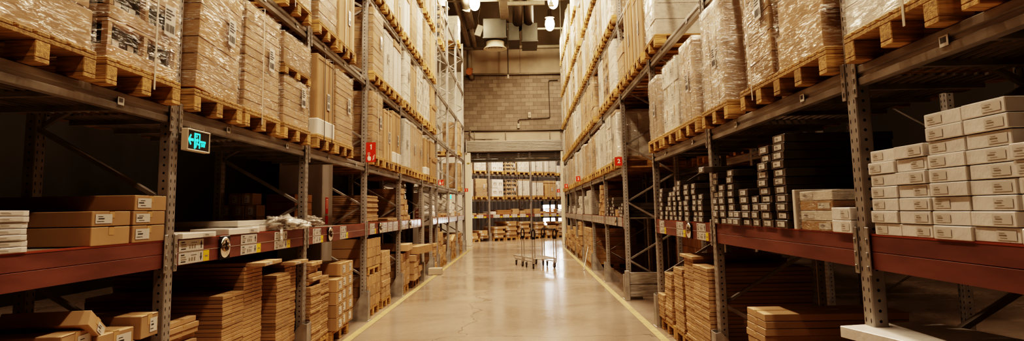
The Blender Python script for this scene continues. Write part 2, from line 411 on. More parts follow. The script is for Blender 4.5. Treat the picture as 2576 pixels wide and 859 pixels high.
# ------------------------------------------------------------------ pallets
PH = .144
def pallet_parts():
    P = []
    mb = MB()
    for i in range(7):
        y0 = -.4 + i * (.8 - .09) / 6; mb.box(-1.2, 0, y0, y0 + .09, .122, .144, 'wood', .004)
    for x in (-1.2, -.672, -.145): mb.box(x, x + .145, -.4, .4, .1, .122, 'wood', .003)
    P.append(('deck', mb.mesh('pallet_deck')))
    for y in (-.35, 0, .35):
        for x in (-.0725, -.6, -1.1275):
            P.append(('block', cached(('pblock', x, y), lambda: _blk(x, y))))
        P.append(('runner', cached(('prun', y), lambda: _run(y))))
    return P
def _blk(x, y):
    mb = MB(); mb.box(x - .0725, x + .0725, y - .05, y + .05, .022, .1, 'wood', .004); return mb.mesh('pallet_block')
def _run(y):
    mb = MB(); mb.box(-1.2, 0, y - .05, y + .05, 0, .022, 'wood', .003); return mb.mesh('pallet_runner')
PALLET_PARTS = pallet_parts()
def _pallet_one():
    mb = MB()
    for i in range(7):
        y0 = -.4 + i * (.8 - .09) / 6; mb.box(-1.2, 0, y0, y0 + .09, .12, .144, 'wood')
    for x in (-1.2, -.672, -.145): mb.box(x, x + .145, -.4, .4, .098, .122, 'wood')
    for y in (-.35, 0, .35):
        mb.box(-1.2, 0, y - .05, y + .05, 0, .022, 'wood')
        for x in (-.0725, -.6, -1.1275): mb.box(x - .0725, x + .0725, y - .05, y + .05, .02, .1, 'wood')
    return mb.mesh('pallet_whole')
PALLET_ONE = _pallet_one()
def pallet(loc, rz, label, group='wooden pallets in the racks', near=False, sy=1., sz=1., sx=1.):
    if near:
        t = thing('wooden_pallet', label, 'pallet', loc, rz, group)
        for nm, me in PALLET_PARTS: link(nm, me, t)
    else:
        t = tag(link('wooden_pallet', PALLET_ONE, None, loc, rz), label, 'pallet', group)
    t.scale = (sx, sy, sz)
    return t

# ------------------------------------------------------------------ boxes and loads (local frame: front face at x=0, depth to -x)
def carton_mesh(w, d, h, mat='card', tape=True, label=0, seed=0):
    key = ('carton', round(w, 3), round(d, 3), round(h, 3), mat, tape, label, seed % 3)
    def f():
        mb = MB(mat); c = min(.0035, h * .06)
        mb.box(-d, 0, -w / 2, w / 2, 0, h, mat, c)
        if tape:
            tm = 'tape' if mat != 'dark' else 'dark'
            e = .0012
            mb.box(-d * .999, e, -.024, .024, h - .001, h + e, tm); mb.box(-.001, e, -.024, .024, h * .55, h + e, tm)
            if mat in ('card', 'card2', 'card_dark') and h > .12:
                mb.box(-.001, e * .7, -w / 2 + .004, w / 2 - .004, h - .006, h - .003, 'seam')
        if label:
            lw = min(w * (.58 if mat == 'dark' else .42), .16); lh = min(h * .62, .11)
            y0 = -w / 2 + w * .08 if label == 1 else -lw / 2 if label == 3 else w / 2 - w * .08 - lw
            z0 = h * .5 - lh / 2; e = .0022
            mb.quad((e, y0, z0), (e, y0 + lw, z0), (e, y0 + lw, z0 + lh), (e, y0, z0 + lh), 'paper')
            e2 = .0032; ik = 'ink' if mat != 'whitegloss' else 'pipe'
            r = random.Random(seed % 3)
            for q in range(3):
                zz = z0 + lh * (.2 + .26 * q); a = y0 + lw * r.uniform(.06, .2); b = y0 + lw * r.uniform(.5, .92); t = lh * (.05 if q != 1 else .11); b = a + (b - a) * (.55 if q != 1 else .8)
                mb.quad((e2, a, zz), (e2, b, zz), (e2, b, zz + t), (e2, a, zz + t), ik)
        return mb.mesh('carton')
    return cached(key, f)

def film_mesh(w, d, h, seed, mat='film', bulge=.012, top=True):
    key = ('film', round(w, 2), round(d, 2), round(h, 2), seed % 5, mat, bulge)
    def f():
        mb = MB(mat); g = .010; x0, x1, y0, y1 = -d - g, g, -w / 2 - g, w / 2 + g
        ring = []
        nx, ny = 10, 10
        for i in range(ny): ring.append((x1, y0 + (y1 - y0) * i / ny, (1, 0)))
        for i in range(nx): ring.append((x1 + (x0 - x1) * i / nx, y1, (0, 1)))
        for i in range(ny): ring.append((x0, y1 + (y0 - y1) * i / ny, (-1, 0)))
        for i in range(nx): ring.append((x0 + (x1 - x0) * i / nx, y0, (0, -1)))
        n = len(ring); nz = max(8, int(h / .06)); vs = []
        for j in range(nz + 1):
            z = h * j / nz
            for k, (x, y, nn) in enumerate(ring):
                nv = noise.noise(Vector((x * 4 + seed * 3.1, y * 4, z * 9 + (x + y) * 3))) * bulge
                corner = k % 10 == 0
                cx, cy = (x + d / 2, y)
                o = max(0., nv) - (.006 if corner else 0)
                vs.append((x + nn[0] * o, y + nn[1] * o, z))
        fs = [(j * n + k, j * n + (k + 1) % n, (j + 1) * n + (k + 1) % n, (j + 1) * n + k) for j in range(nz) for k in range(n)]
        if top:
            b = len(vs)
            for k, (x, y, nn) in enumerate(ring): vs.append((x * .86 - d * .07, y * .86, h + .004 + .006 * noise.noise(Vector((x * 9, y * 9, seed)))))
            fs += [(nz * n + k, nz * n + (k + 1) % n, b + (k + 1) % n, b + k) for k in range(n)]
        mb.add(vs, fs, mat, True)
        return mb.mesh('film')
    return cached(key, f)
def strap_mesh(d, h, mat, z0=-.10):
    def f():
        mb = MB(mat); e = .024
        mb.box(e - .003, e, -.009, .009, z0, h + e, mat); mb.box(-d - e, e, -.009, .009, h + e - .003, h + e, mat); mb.box(-d - e, -d - e + .003, -.009, .009, .01, h + e, mat)
        return mb.mesh('strap')
    return cached(('strap', round(d, 2), round(h, 2), mat, round(z0, 2)), f)
def sheet_label(w=.13, h=.2, seed=0):
    def f():
        mb = MB('paper'); mb.box(0, .002, -w / 2, w / 2, 0, h, 'paper'); r = random.Random(seed)
        e = .003
        for q in range(9):
            a = -w * .42 + w * .84 * q / 9; t = w * r.choice((.03, .05, .06))
            mb.quad((e, a, h * .12), (e, a + t, h * .12), (e, a + t, h * .38), (e, a, h * .38), 'ink')
        for q in range(4):
            z = h * (.52 + q * .1); b = w * r.uniform(.05, .42)
            mb.quad((e, -w * .42, z), (e, b, z), (e, b, z + h * .045), (e, -w * .42, z + h * .045), 'ink')
        return mb.mesh('sheet_label')
    return cached(('sheet', w, h, seed % 3), f)
def tall_mesh(w, d, h, mat, creases=2):
    def f():
        mb = MB(mat); mb.box(-d, 0, -w / 2, w / 2, 0, h, mat, .01)
        for i in range(creases):
            y = -w / 2 + w * (i + 1) / (creases + 1); mb.box(0, .003, y - .004, y + .004, .01, h - .01, 'seam' if mat != 'white' else 'pipe')
        for i in range(2):
            x = -d * (i + 1) / 3; mb.box(x - .004, x + .004, -w / 2 - .003, w / 2 + .003, .01, h - .01, 'seam' if mat != 'white' else 'pipe')
        mb.box(-.02, .003, -w / 2 + .01, w / 2 - .01, h * .93, h * .94, 'seam')
        return mb.mesh('tall')
    return cached(('tall', round(w, 2), round(d, 2), round(h, 2), mat, creases), f)
def slab_mesh(w, d, h, mat): return cached(('slab', round(w, 2), round(d, 2), round(h, 2), mat), lambda: _slab(w, d, h, mat))
def _slab(w, d, h, mat):
    mb = MB(mat); mb.box(-d, 0, -w / 2, w / 2, 0, h, mat, min(.008, h * .2)); return mb.mesh('slab')

LOOK = {'cloud': 'tall carton behind dense milky film', 'layers': 'film-wrapped stack of flat brown cartons', 'layersw': 'film-wrapped stack of pale flat cartons', 'tall': 'tall plain brown carton load', 'tallw': 'tall brown carton in cloudy film',
        'tray': 'strapped brown carton on white base tray', 'lid': 'tall white carton with brown lid', 'white': 'tall white load in cloudy film',
        'wboxes': 'stack of white cartons wrapped in film', 'shelves': 'open brown trays with dark gaps in film', 'bags': 'lumpy wrapped brown bundles', 'double': 'pair of bulging brown cartons one on another',
        'boards': 'pale strapped upright boards load', 'notch': 'white cartons with notched fronts', 'lidbox': 'large brown lidded carton with creases', 'dark': 'dark stack of long packs in film'}
def load(kind, w, d, h, loc, rz, label, group, seed=0, near=True, tilt=0.):
    r = random.Random(seed * 13 + 5)
    t = thing('pallet_load', label, 'wrapped load' if kind not in ('tall', 'lid', 'double', 'lidbox', 'tray') else 'carton', loc, rz, group)
    if tilt: t.rotation_euler = (tilt, 0, rz)
    def add(nm, me, x=0., y=0., z=0., rot=None, sc_=None): return link(nm, me, t, (x, y, z), 0, rot, sc_)
    if kind in ('layers', 'layersw', 'bags', 'dark'):
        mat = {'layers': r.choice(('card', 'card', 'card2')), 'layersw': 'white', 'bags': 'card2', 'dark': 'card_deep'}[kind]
        lh = {'layers': r.choice((.075, .12, .16)), 'layersw': .15, 'bags': .22, 'dark': .08}[kind]
        if not near: lh = max(lh, .12)
        n = max(2, int(round(h / lh))); lh = h / n
        for i in range(n):
            j = .02 if kind == 'bags' else .004
            ww = w * (1 - (r.uniform(0, .06) if kind == 'bags' else 0)) - .01
            add('carton', carton_mesh(ww, d - .02, lh - .003, mat, False, 0, 0), r.uniform(-j, 0), r.uniform(-j, j), i * lh)
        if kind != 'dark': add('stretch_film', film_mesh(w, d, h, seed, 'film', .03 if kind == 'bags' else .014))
        if kind != 'dark' and seed % 3 != 1: add('shipping_label', sheet_label(.12, .2, seed), .018, w * .2, h * .45)
        if seed % 2: add('strap', strap_mesh(d, h, 'strap'), 0, -w * r.uniform(-.2, .25))
    elif kind in ('tall', 'tallw', 'cloud', 'tray', 'lidbox'):
        z = 0
        if kind == 'tray':
            add('base_tray', slab_mesh(w + .012, d + .012, h * .2, 'white'), .006); z = h * .02
        add('carton', tall_mesh(w - .01, d - .01, h - z, r.choice(('card', 'card2')), 3 if kind == 'lidbox' else 2), -.004, 0, z)
        if kind == 'lidbox': add('lid', slab_mesh(w + .03, d + .03, .13, 'card2'), .015, 0, h - .11)
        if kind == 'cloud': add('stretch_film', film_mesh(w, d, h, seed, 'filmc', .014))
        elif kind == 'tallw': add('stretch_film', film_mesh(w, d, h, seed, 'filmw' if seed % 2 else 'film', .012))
        else:
            add('strap', strap_mesh(d, h, 'strapd' if kind == 'tray' else 'strap'), 0, -w * .22); add('strap', strap_mesh(d, h, 'strapd' if kind == 'tray' else 'strap'), 0, w * .26)
        add('shipping_label', sheet_label(.11, .19, seed), .004 if kind not in ('tallw', 'cloud') else .02, w * .12, h * .35)
    elif kind == 'lid':
        add('carton', tall_mesh(w - .03, d - .03, h - .05, 'white', 1), -.012)
        add('lid', slab_mesh(w, d, h * .14, 'card'), 0, 0, h * .86)
        add('strap', strap_mesh(d, h, 'strap'), 0, w * .2)
    elif kind in ('white', 'boards'):
        n = 2 if kind == 'white' else 4
        add('carton', tall_mesh(w - .01, d - .01, h, 'white', n - 1))
        if kind == 'boards':
            add('base_board', slab_mesh(w + .01, d, .06, 'card2'), .008); add('top_board', slab_mesh(w + .01, d, .05, 'card2'), .008, 0, h - .048)
            add('strap', strap_mesh(d, h, 'strapd'), 0, -w * .2)
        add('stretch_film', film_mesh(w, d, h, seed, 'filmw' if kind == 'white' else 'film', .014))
        add('shipping_label', sheet_label(.11, .18, seed), .018, -w * .15, h * .4)
    elif kind in ('wboxes', 'notch'):
        nr = 2 if kind == 'notch' else 3 + seed % 2; bh = h / nr
        for i in range(nr):
            for j in (-1, 1):
                me = carton_mesh(w / 2 - .006, d - .01, bh - .004, 'white', kind == 'wboxes', 1 if kind == 'wboxes' else 0, seed)
                b = add('carton', me, r.uniform(-.02, 0), j * w / 4, i * bh)
                if kind == 'notch':
                    mbn = cached(('notch', round(w, 2), round(bh, 2)), lambda: _notch(w / 2, bh)); nk = link('notch', mbn, b)
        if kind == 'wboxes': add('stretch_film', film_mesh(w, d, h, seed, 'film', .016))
    elif kind == 'shelves':
        n = 4; bh = h / n
        for i in range(n): add('tray', cached(('tray', round(w, 2), round(d, 2), round(bh, 2)), lambda: _tray(w - .01, d, bh)), 0, 0, i * bh)
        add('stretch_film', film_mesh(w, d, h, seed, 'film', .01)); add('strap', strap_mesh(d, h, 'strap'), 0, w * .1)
        add('shipping_label', sheet_label(.13, .19, seed), .02, w * .3, h * .3)
    elif kind == 'double':
        add('carton', tall_mesh(w - .02, d, h * .5 - .004, 'card', 0)); add('carton', tall_mesh(w, d - .03, h * .5, 'card', 0), -.02, 0, h * .5)
        add('flap', cached(('flap', round(w, 2)), lambda: _slab(w * .97, .012, .12, 'card2')), .02, 0, h * .5 - .07, (0, .22, 0))
    return t
def _notch(w, h):
    mb = MB('pipe')
    mb.prism([(-.25 * w, h * .62), (-.18 * w, h * .25), (-.14 * w, h * .25), (-.10 * w, h * .58), (.10 * w, h * .58), (.14 * w, h * .25), (.18 * w, h * .25), (.25 * w, h * .62)][::-1], lambda a, b, t: (t, a, b), .0, .004, 'pipe')
    return mb.mesh('notch')
def _tray(w, d, h):
    mb = MB('card'); a = .035
    mb.box(-d, 0, -w / 2, w / 2, 0, h * .34, 'card', .004); mb.box(-d, 0, -w / 2, w / 2, h * .9, h - .003, 'card', .003)
    for y in (-w / 2, -a / 2, w / 2 - a): mb.box(-a, 0, y, y + a, h * .34, h * .9, 'card'); mb.box(-d, -d + a, y, y + a, h * .34, h * .9, 'card')
    mb.box(-d + .04, -.05, -w / 2 + .04, w / 2 - .04, h * .34, h * .88, 'panel_dark')  # near-black core painted in as the shade inside the open tray
    for y in (-.3, -.1, .12, .3): mb.box(-.055, -.045, y * w - .03, y * w + .03, h * .36, h * .58, 'paper')
    return mb.mesh('tray')

COUNT = {}
SHORT = {'cloud': 'milky-wrapped tall carton', 'layers': 'flat carton stack', 'layersw': 'pale carton stack', 'tall': 'plain tall carton', 'tallw': 'film-wrapped tall carton', 'tray': 'strapped tall carton', 'lid': 'lidded white carton', 'white': 'cloudy white load',
         'wboxes': 'white carton stack', 'shelves': 'open tray stack', 'bags': 'lumpy bundle load', 'double': 'paired bulging cartons', 'boards': 'upright boards load', 'notch': 'notched white cartons', 'lidbox': 'big lidded carton', 'dark': 'dark pack stack'}
def rack_load(side, lev, Y0, Y1, top, kind, seed, near=None, lx=.076, z=None, tilt=0., dep=1.12, bayn=None):
    key = (side, lev); COUNT[key] = COUNT.get(key, 0) + 1; n = ORD[COUNT[key] - 1]
    yc = (Y0 + Y1) / 2; w = Y1 - Y0; zb = LV[lev] if z is None else z
    post = min(LY if side == 'L' else RY, key=lambda q: abs(q - yc))
    if abs(yc - post) < .485: yc = post + (.485 if yc > post else -.485)
    if lev < 4: top = min(top, LV[lev + 1] - .13)
    near = yc < 13 if near is None else near
    place = '%s, %s, %s along' % (RACK[side], LEVELN[lev], n)
    look = LOOK[kind]
    pl = pallet((SX(side, lx), yc, zb + .001), RZ(side), 'wooden pallet under the %s, %s' % (SHORT[kind], place), near=near)
    lw = min(w, .84)
    return load(kind, lw, dep, top - zb - PH - .003, (SX(side, lx - .02), yc, zb + PH + .003), RZ(side), '%s, %s' % (look, place), 'loads on the pallet racks', seed, near, tilt)

def seq(side, lev, items):
    for i, it in enumerate(items): rack_load(side, lev, it[0], it[1], it[2], it[3], 11 * lev + i * 3 + (0 if side == 'L' else 50), **(it[4] if len(it) > 4 else {}))

# ------------------------------------------------------------------ racks
def post_mesh(H): 
    def f():
        mb = MB('post'); mb.box(-.075, 0, -.05, .05, .006, H, 'post', .006)
        mb.box(-.082, .004, -.012, .012, .006, H, 'steel') if False else None
        mb.box(-.11, .035, -.075, .075, 0, .006, 'steel'); return mb.mesh('post')
    return cached(('post', H), f)
def bar_mesh(dx, dz):
    def f():
        mb = MB('steel'); L = math.hypot(dx, dz); a = math.atan2(dz, dx)
        R = Matrix.Rotation(-a, 4, 'Y')
        mb.box(0, L, -.018, .018, -.016, .016, 'steel', .004, R); return mb.mesh('brace')
    return cached(('bar', round(dx, 3), round(dz, 3)), f)
def frame(rack, side, Y, H, guard=True, split=True, dep=DEP):
    f = link('upright_frame', None, rack, (SX(side, 0), Y, 0), RZ(side))
    link('post', post_mesh(H), f); link('post', post_mesh(H), f, (-dep + .075, 0, 0))
    zs = []; z = .15; up = True; span = dep - .10
    while z + .49 < H:
        zs.append((z, up)); z += .485; up = not up
    if split:
        for z, up in zs:
            # vertices at the front post at .635, 1.605, ...
            if up: link('brace', bar_mesh(span, .485), f, (-.05 - span + .0, .024, z))
            else: link('brace', bar_mesh(-span, .485), f, (-.05, -.024, z))
    else:
        pts = [(-.05 - span if i % 2 == 0 else -.05, 0, .15 + .485 * i) for i in range(len(zs) + 1)]
        mb = MB('steel'); mb.path(pts, .017, 'steel', 4); link('zigzag_brace', mb.mesh(), f)
    if guard:
        g = cached('guard', _guard); link('foot_guard', g, f, (.05, 0, 0))
    return f
def _guard():
    mb = MB('steel')
    poly = [(0, .008), (0, .40), (-.045, .41), (-.10, .36), (-.30, .02), (-.30, .008)]
    for y0, y1 in ((-.085, -.078), (.078, .085)): mb.prism(poly, lambda a, b, t: (a - .0, t, b), y0, y1, 'steel')
    mb.box(-.006, .0, -.085, .085, .008, .40, 'steel'); mb.box(-.32, .02, -.11, .11, 0, .008, 'steel')
    return mb.mesh('guard')
def beam_mesh(L, kind='beam'):
    def f():
        mb = MB()
        if kind == 'beam':
            prof = [(-.055, -.10), (-.008, -.10), (-.004, -.066), (-.015, -.06), (-.015, -.042), (-.004, -.036), (-.004, -.004), (-.008, 0), (-.055, 0)]
            mb.prism(prof, lambda a, b, t: (a, t, b), -L / 2, L / 2, 'beam')
        else:
            prof = [(-.055, -.17), (-.008, -.17), (-.006, -.088), (-.010, -.085), (-.006, -.082), (-.006, -.003), (-.008, 0), (-.055, 0)]
            mb.prism(prof, lambda a, b, t: (a, t, b), -L / 2, L / 2, 'red')
            mb.box(-.05, -.004, -L / 2, L / 2, -.006, .002, 'orange')
        return mb.mesh('beam')
    return cached(('beam', round(L, 2), kind), f)
def conn_mesh(h):
    def f():
        mb = MB('steel'); mb.box(-.002, .007, -.02, .02, -h, .035, 'steel', .003)
        for i in range(3): mb.box(.007, .012, -.008, .008, -h + .02 + i * (h / 3), -h + .045 + i * (h / 3), 'beam', .003)
        return mb.mesh('connector')
    return cached(('conn', h), f)
def code_mesh():
    def f():
        mb = MB('paper'); mb.box(0, .002, -.03, .03, -.022, .022, 'paper')
        for i in range(6): a = -.022 + i * .007; mb.quad((.003, a, -.008), (.003, a + .004, -.008), (.003, a + .004, .016), (.003, a, .016), 'ink')
        return mb.mesh('code')
    return cached('code', f)
CARDS = {}
def card_mesh(kind, w, h=.074):
    def f():
        mb = MB('paper'); e = .004
        base = 'yellow' if kind == 'yellow' else 'paper'
        mb.box(0, .003, -w / 2, w / 2, -h / 2, h / 2, base)
        if kind in ('up', 'down'):
            s = 1 if kind == 'up' else -1
            poly = [(-.006, -.026 * s), (.006, -.026 * s), (.006, .004 * s), (.017, -.004 * s), (0, .028 * s), (-.017, -.004 * s), (-.006, .004 * s)]
            if s < 0: poly = poly[::-1]
            mb.prism(poly, lambda a, b, t: (t, a, b), e - .002, e, 'ink')
        elif kind == 'text':
            r = random.Random(int(w * 1000))
            for q in range(4):
                z = h * (.3 - .2 * q); a = -w * .40; b = a + w * r.uniform(.12, .3)
                mb.quad((e, a, z - .003), (e, b, z - .003), (e, b, z + .004), (e, a, z + .004), 'ink' if q in (0, 3) else 'pipe')
            for q in range(3):
                y = w * (.0 + .13 * q); mb.quad((e, y, -h * .3), (e, y + w * .07, -h * .3), (e, y + w * .07, h * r.uniform(-.1, .2)), (e, y, 0), 'pipe')
            mb.quad((e, w * .1, h * .2), (e, w * .4, h * .2), (e, w * .4, h * .24), (e, w * .1, h * .24), 'ink')
        elif kind == 'yellow':
            mb.quad((e, -w * .25, -h * .1), (e, w * .25, -h * .1), (e, w * .25, h * .05), (e, -w * .25, h * .05), 'pipe')
        return mb.mesh('card')
    return cached(('card', kind, round(w, 3), h), f)
def strip_mesh(L):
    def f():
        mb = MB('red'); mb.box(0, .004, -L / 2, L / 2, -.168, -.087, 'red'); mb.box(0, .004, -L / 2, L / 2, -.083, -.004, 'red'); mb.box(0, .006, -L / 2, L / 2, -.0865, -.0835, 'strap')
        return mb.mesh('strip')
    return cached(('strip', round(L, 2)), f)
NM = [0]
def convex_mirror(side, Y, where):
    t = thing('convex_mirror', 'small round convex mirror on a black plate, label strip, %s' % where, 'mirror', (SX(side, .012), Y, 1.265), RZ(side), 'round mirrors on the label strips')
    mb = MB('black'); mb.box(0, .006, -.09, .09, -.085, .085, 'black', .003); link('backing_plate', mb.mesh(), t)
    mb = MB('mirror'); prof = [(.078 * math.cos(a), .007 + .024 * math.sin(a)) for a in [i * PI / 16 for i in range(8)]] + [(.001, .031)]
    mb.lathe(prof, 'mirror', 28, 'X', caps=False); link('mirror_dome', mb.mesh(), t)
def add_cards(strip, L, groups, text_only=False):
    for off, w in groups:
        y = -L / 2 + off
        for row, z in ((0, -.044), (1, -.127)):
            link('shelf_label', card_mesh('text', w), strip, (.0045, y, z))
            if not text_only:
                link('shelf_label', card_mesh('up' if row == 0 else 'down', .07), strip, (.0045, y + w / 2 + .037, z))
                if row == 1: link('shelf_label', card_mesh('yellow', .09), strip, (.0045, y + w / 2 + .12, z))
def flipg(side, L, g): return g if side == 'L' else [(L - o, w) for o, w in g]

def beam(rack, side, Y0, Y1, z, kind='beam', rear=False, codes=0, lx=0.):
    L = Y1 - Y0 - .10; yc = (Y0 + Y1) / 2
    b = link('shelf_beam', beam_mesh(L, kind), rack, (SX(side, -.0 if not rear else -DEP + .055), yc, z), RZ(side))
    if not rear:
        for s in (-1, 1): link('beam_connector', conn_mesh(.16 if kind == 'beam' else .2), b, (.003, s * (L / 2 - .012), 0))
        for i in range(codes): link('barcode_label', code_mesh(), b, (.0, -L / 2 + L * (i + .5) / codes + .1, -.052))
    return b
def deck(rack, side, Y0, Y1, z, kind='board'):
    L = Y1 - Y0 - .12; yc = (Y0 + Y1) / 2
    def f():
        mb = MB()
        if kind == 'board': mb.box(-DEP + .06, -.056, -L / 2, L / 2, -.03, -.004, 'wood_grey')
        else:
            n = 15
            for i in range(n):
                x = -DEP + .07 + (DEP - .14) * i / (n - 1); mb.box(x - .006, x + .006, -L / 2, L / 2, -.03, -.018, 'beam')
            for i in range(5):
                y = -L / 2 + L * (i + .5) / 5; mb.box(-DEP + .05, -.056, y - .02, y + .02, -.06, -.03, 'beam')
        return mb.mesh('deck')
    return link('shelf_deck' if kind == 'board' else 'wire_deck', cached(('deck', round(L, 2), kind), f), rack, (SX(side, 0), yc, z), RZ(side))

BAYL = ['first', 'second', 'third', 'fourth', 'fifth', 'sixth', 'seventh', 'eighth', 'ninth', 'tenth']
rackL = thing('pallet_rack', 'tall grey steel pallet rack carrying the red number-one signs along one aisle side', 'rack', (XL, 0, 0))
rackL.location = (0, 0, 0)
rackR = thing('pallet_rack', 'tall grey steel pallet rack carrying the red number-two signs, with a walk-through gap', 'rack', (0, 0, 0))
for i, Y in enumerate(LY): frame(rackL, 'L', Y, POST_H, True, Y < 13 or Y > 18)
frame(rackL, 'L', 17.4, 2.1, True, False)
for i, Y in enumerate(RY): frame(rackR, 'R', Y, POST_H, True, Y < 13)
G3 = [(.30, .26), (1.10, .28), (1.95, .26)]
GF = [(.28, .40), (.76, .42), (1.26, .44), (1.76, .42), (2.26, .42)]  # wide white cards added in far bays to stand for the strips' glare
for i in range(len(LY) - 1):
    Y0, Y1 = LY[i], LY[i + 1]; L = Y1 - Y0 - .1
    if i != 5:
        b = beam(rackL, 'L', Y0, Y1, 1.35, 'red'); deck(rackL, 'L', Y0, Y1 if i != 2 else 9.42, 1.35)
    else:
        b = beam(rackL, 'L', 17.4, Y1, 1.35, 'red'); deck(rackL, 'L', 17.4, Y1, 1.35)
        s = link('label_strip', strip_mesh(.98), b, (-.003, 0, 0)); add_cards(s, .98, [(.25, .3), (.65, .3)], True)
    if i in (1, 2, 3, 4, 6, 7, 8):
        s = link('label_strip', strip_mesh(L), b, (-.003, 0, 0))
        if i == 1: add_cards(s, L, [(.20, .28), (1.20, .26), (1.96, .26)])
        elif i == 2: add_cards(s, L, [(.30, .22), (1.42, .22)])
        elif i == 3: add_cards(s, L, [(.32, .26)]); add_cards(s, L, [(o, w) for o, w in GF[2:]], True)
        else: add_cards(s, L, GF, True)
    if i == 0: link('shelf_label', card_mesh('text', .2), b, (-.001, L / 2 - .13, -.04)) if False else None
    beam(rackL, 'L', Y0, Y1, 2.2, 'beam', codes=2 if i < 6 else 0)
    for k, z in enumerate(LV[1:]): 
        if Y1 > (5, 9, 14, 18)[k]: beam(rackL, 'L', Y0, Y1, z, 'beam', codes=3 if i < 5 else 0)
    if i < 3: deck(rackL, 'L', Y0, Y1 if i != 2 else 9.42, 2.2, 'wire')
    if i >= 5 or i in (2,):
        for z in LV: 
            if i >= 5: beam(rackL, 'L', Y0, Y1, z, 'beam', rear=True)
    if i >= 6: 
        for z in (LV[0],): deck(rackL, 'L', Y0, Y1, z, 'wire')
for i in range(len(RY) - 1):
    Y0, Y1 = RY[i], RY[i + 1]; L = Y1 - Y0 - .1
    if i != 3:
        b = beam(rackR, 'R', Y0, Y1, 1.35, 'red'); deck(rackR, 'R', Y0, Y1, 1.35)
        if i >= 2:
            s = link('label_strip', strip_mesh(L), b, (-.003, 0, 0))
            if i == 2: add_cards(s, L, flipg('R', L, [(.42, .26), (1.35, .26), (2.35, .22)]))
            else: add_cards(s, L, GF, True)
        beam(rackR, 'R', Y0, Y1, 2.2, 'beam', codes=2 if i < 7 else 0)
    for k, z in enumerate(LV[1:]):
        if Y1 > (5, 9, 14, 18)[k]: beam(rackR, 'R', Y0, Y1, z, 'beam', codes=2 if i < 8 else 0); 
    if i in (0, 1, 2): deck(rackR, 'R', Y0, Y1, 2.2, 'wire')
    if i == 3:
        for z in LV[1:3]: beam(rackR, 'R', Y0, Y1, z, 'beam', rear=True)
convex_mirror('L', 5.27, 'second bay, number-one rack'); convex_mirror('L', 8.15, 'third bay, number-one rack')
convex_mirror('L', 11.0, 'fourth bay, number-one rack'); convex_mirror('L', 13.9, 'fifth bay, number-one rack')
convex_mirror('R', 7.30, 'third bay, number-two rack'); convex_mirror('R', 13.0, 'bay past the gap, number-two rack')

# ------------------------------------------------------------------ loads, number-one rack
seq('L', 0, [(2.70, 3.48, 3.2, 'bags'), (3.60, 4.36, 3.22, 'shelves'), (4.62, 5.32, 3.30, 'layers', dict(tilt=-.06)), (5.44, 6.22, 3.22, 'layers'), (6.36, 7.12, 2.80, 'layers'),
             (7.36, 8.02, 3.24, 'tray'), (8.16, 8.98, 3.22, 'layers'), (10.18, 10.92, 3.30, 'layers'), (11.12, 11.75, 3.16, 'tall'), (11.86, 12.58, 3.24, 'tray'),
             (12.98, 13.56, 3.26, 'white'), (13.72, 14.50, 3.27, 'tallw'), (14.62, 15.34, 3.25, 'tallw'), (15.80, 16.42, 3.18, 'tray'), (16.9, 17.72, 3.22, 'double'), (24.4, 25.2, 3.18, 'layers', dict(dep=.6))])
# upper half of the two-tier load
pallet((SX('L', .07), 6.74, 2.81), 0, 'thin pallet between two wrapped brown blocks, number-one rack', near=True, sz=.62)
load('layers', .80, 1.1, .30, (SX('L', .056), 6.74, 2.905), 0, 'upper film-wrapped brown block of the two-tier load, number-one rack', 'loads on the pallet racks', 4, True)
seq('L', 1, [(6.30, 7.10, 4.40, 'layers'), (7.40, 8.14, 4.5, 'layers'), (8.28, 9.06, 4.45, 'tall'), (10.20, 10.95, 4.58, 'layers'), (11.08, 11.80, 4.46, 'white'), (11.98, 12.66, 4.52, 'lid'),
             (13.02, 13.68, 4.56, 'layersw'), (13.82, 14.56, 4.46, 'tall'), (14.68, 15.42, 4.60, 'wboxes'), (15.86, 16.56, 4.54, 'wboxes'), (17.0, 17.7, 4.6, 'double'), (24.4, 25.2, 4.62, 'bags', dict(dep=.6))])
seq('L', 2, [(10.3, 11.0, 5.7, 'layers'), (11.2, 11.9, 5.8, 'layersw'), (12.0, 12.7, 5.85, 'tall'), (13.0, 13.6, 5.75, 'lid'), (13.8, 14.5, 5.95, 'layers'), (14.65, 15.4, 5.92, 'layersw'), (15.9, 16.6, 5.95, 'layers'), (17.0, 17.7, 6.0, 'tall')])
seq('L', 3, [(14.7, 15.4, 7.2, 'layersw'), (15.9, 16.6, 7.2, 'layers'), (16.9, 17.6, 7.1, 'tallw'), (19.0, 19.85, 7.25, 'shelves')])
seq('L', 4, [(24.35, 25.2, 8.45, 'wboxes')])

# ------------------------------------------------------------------ loads, number-two rack
seq('R', 0, [(1.75, 2.55, 3.2, 'bags'), (2.68, 3.5, 3.2, 'layersw'), (3.72, 4.42, 3.26, 'bags'), (4.54, 5.06, 3.28, 'layers', dict(tilt=.05)), (5.60, 6.30, 3.24, 'cloud'),
             (6.56, 7.14, 3.14, 'cloud'), (7.36, 8.14, 3.12, 'wboxes'), (8.36, 8.98, 3.10, 'cloud')])
KR = ['white', 'layers', 'wboxes', 'cloud', 'tallw', 'boards', 'white', 'layers', 'layersw', 'tallw', 'shelves', 'white', 'layers', 'tall']
rr = random.Random(21)
def fill(side, lev, bays, kinds, hmin=.82, hmax=.98, skip=.04, off=0):
    q = off
    for Y0, Y1 in bays:
        p = (Y1 - Y0 - .1) / 3
        for s in range(3):
            q += 1
            if rr.random() < skip: continue
            a = Y0 + .05 + p * s + rr.uniform(.04, .09); w = rr.uniform(.70, .80)
            z1 = LV[lev] + PH + rr.uniform(hmin, hmax) + (.12 if lev >= 1 else 0)
            seq_item(side, lev, a, min(a + w, Y0 + .05 + p * (s + 1) - .02), z1, kinds[q % len(kinds)], q * 7 + lev)
def seq_item(side, lev, a, b, z, k, s): rack_load(side, lev, a, b, z, k, s)
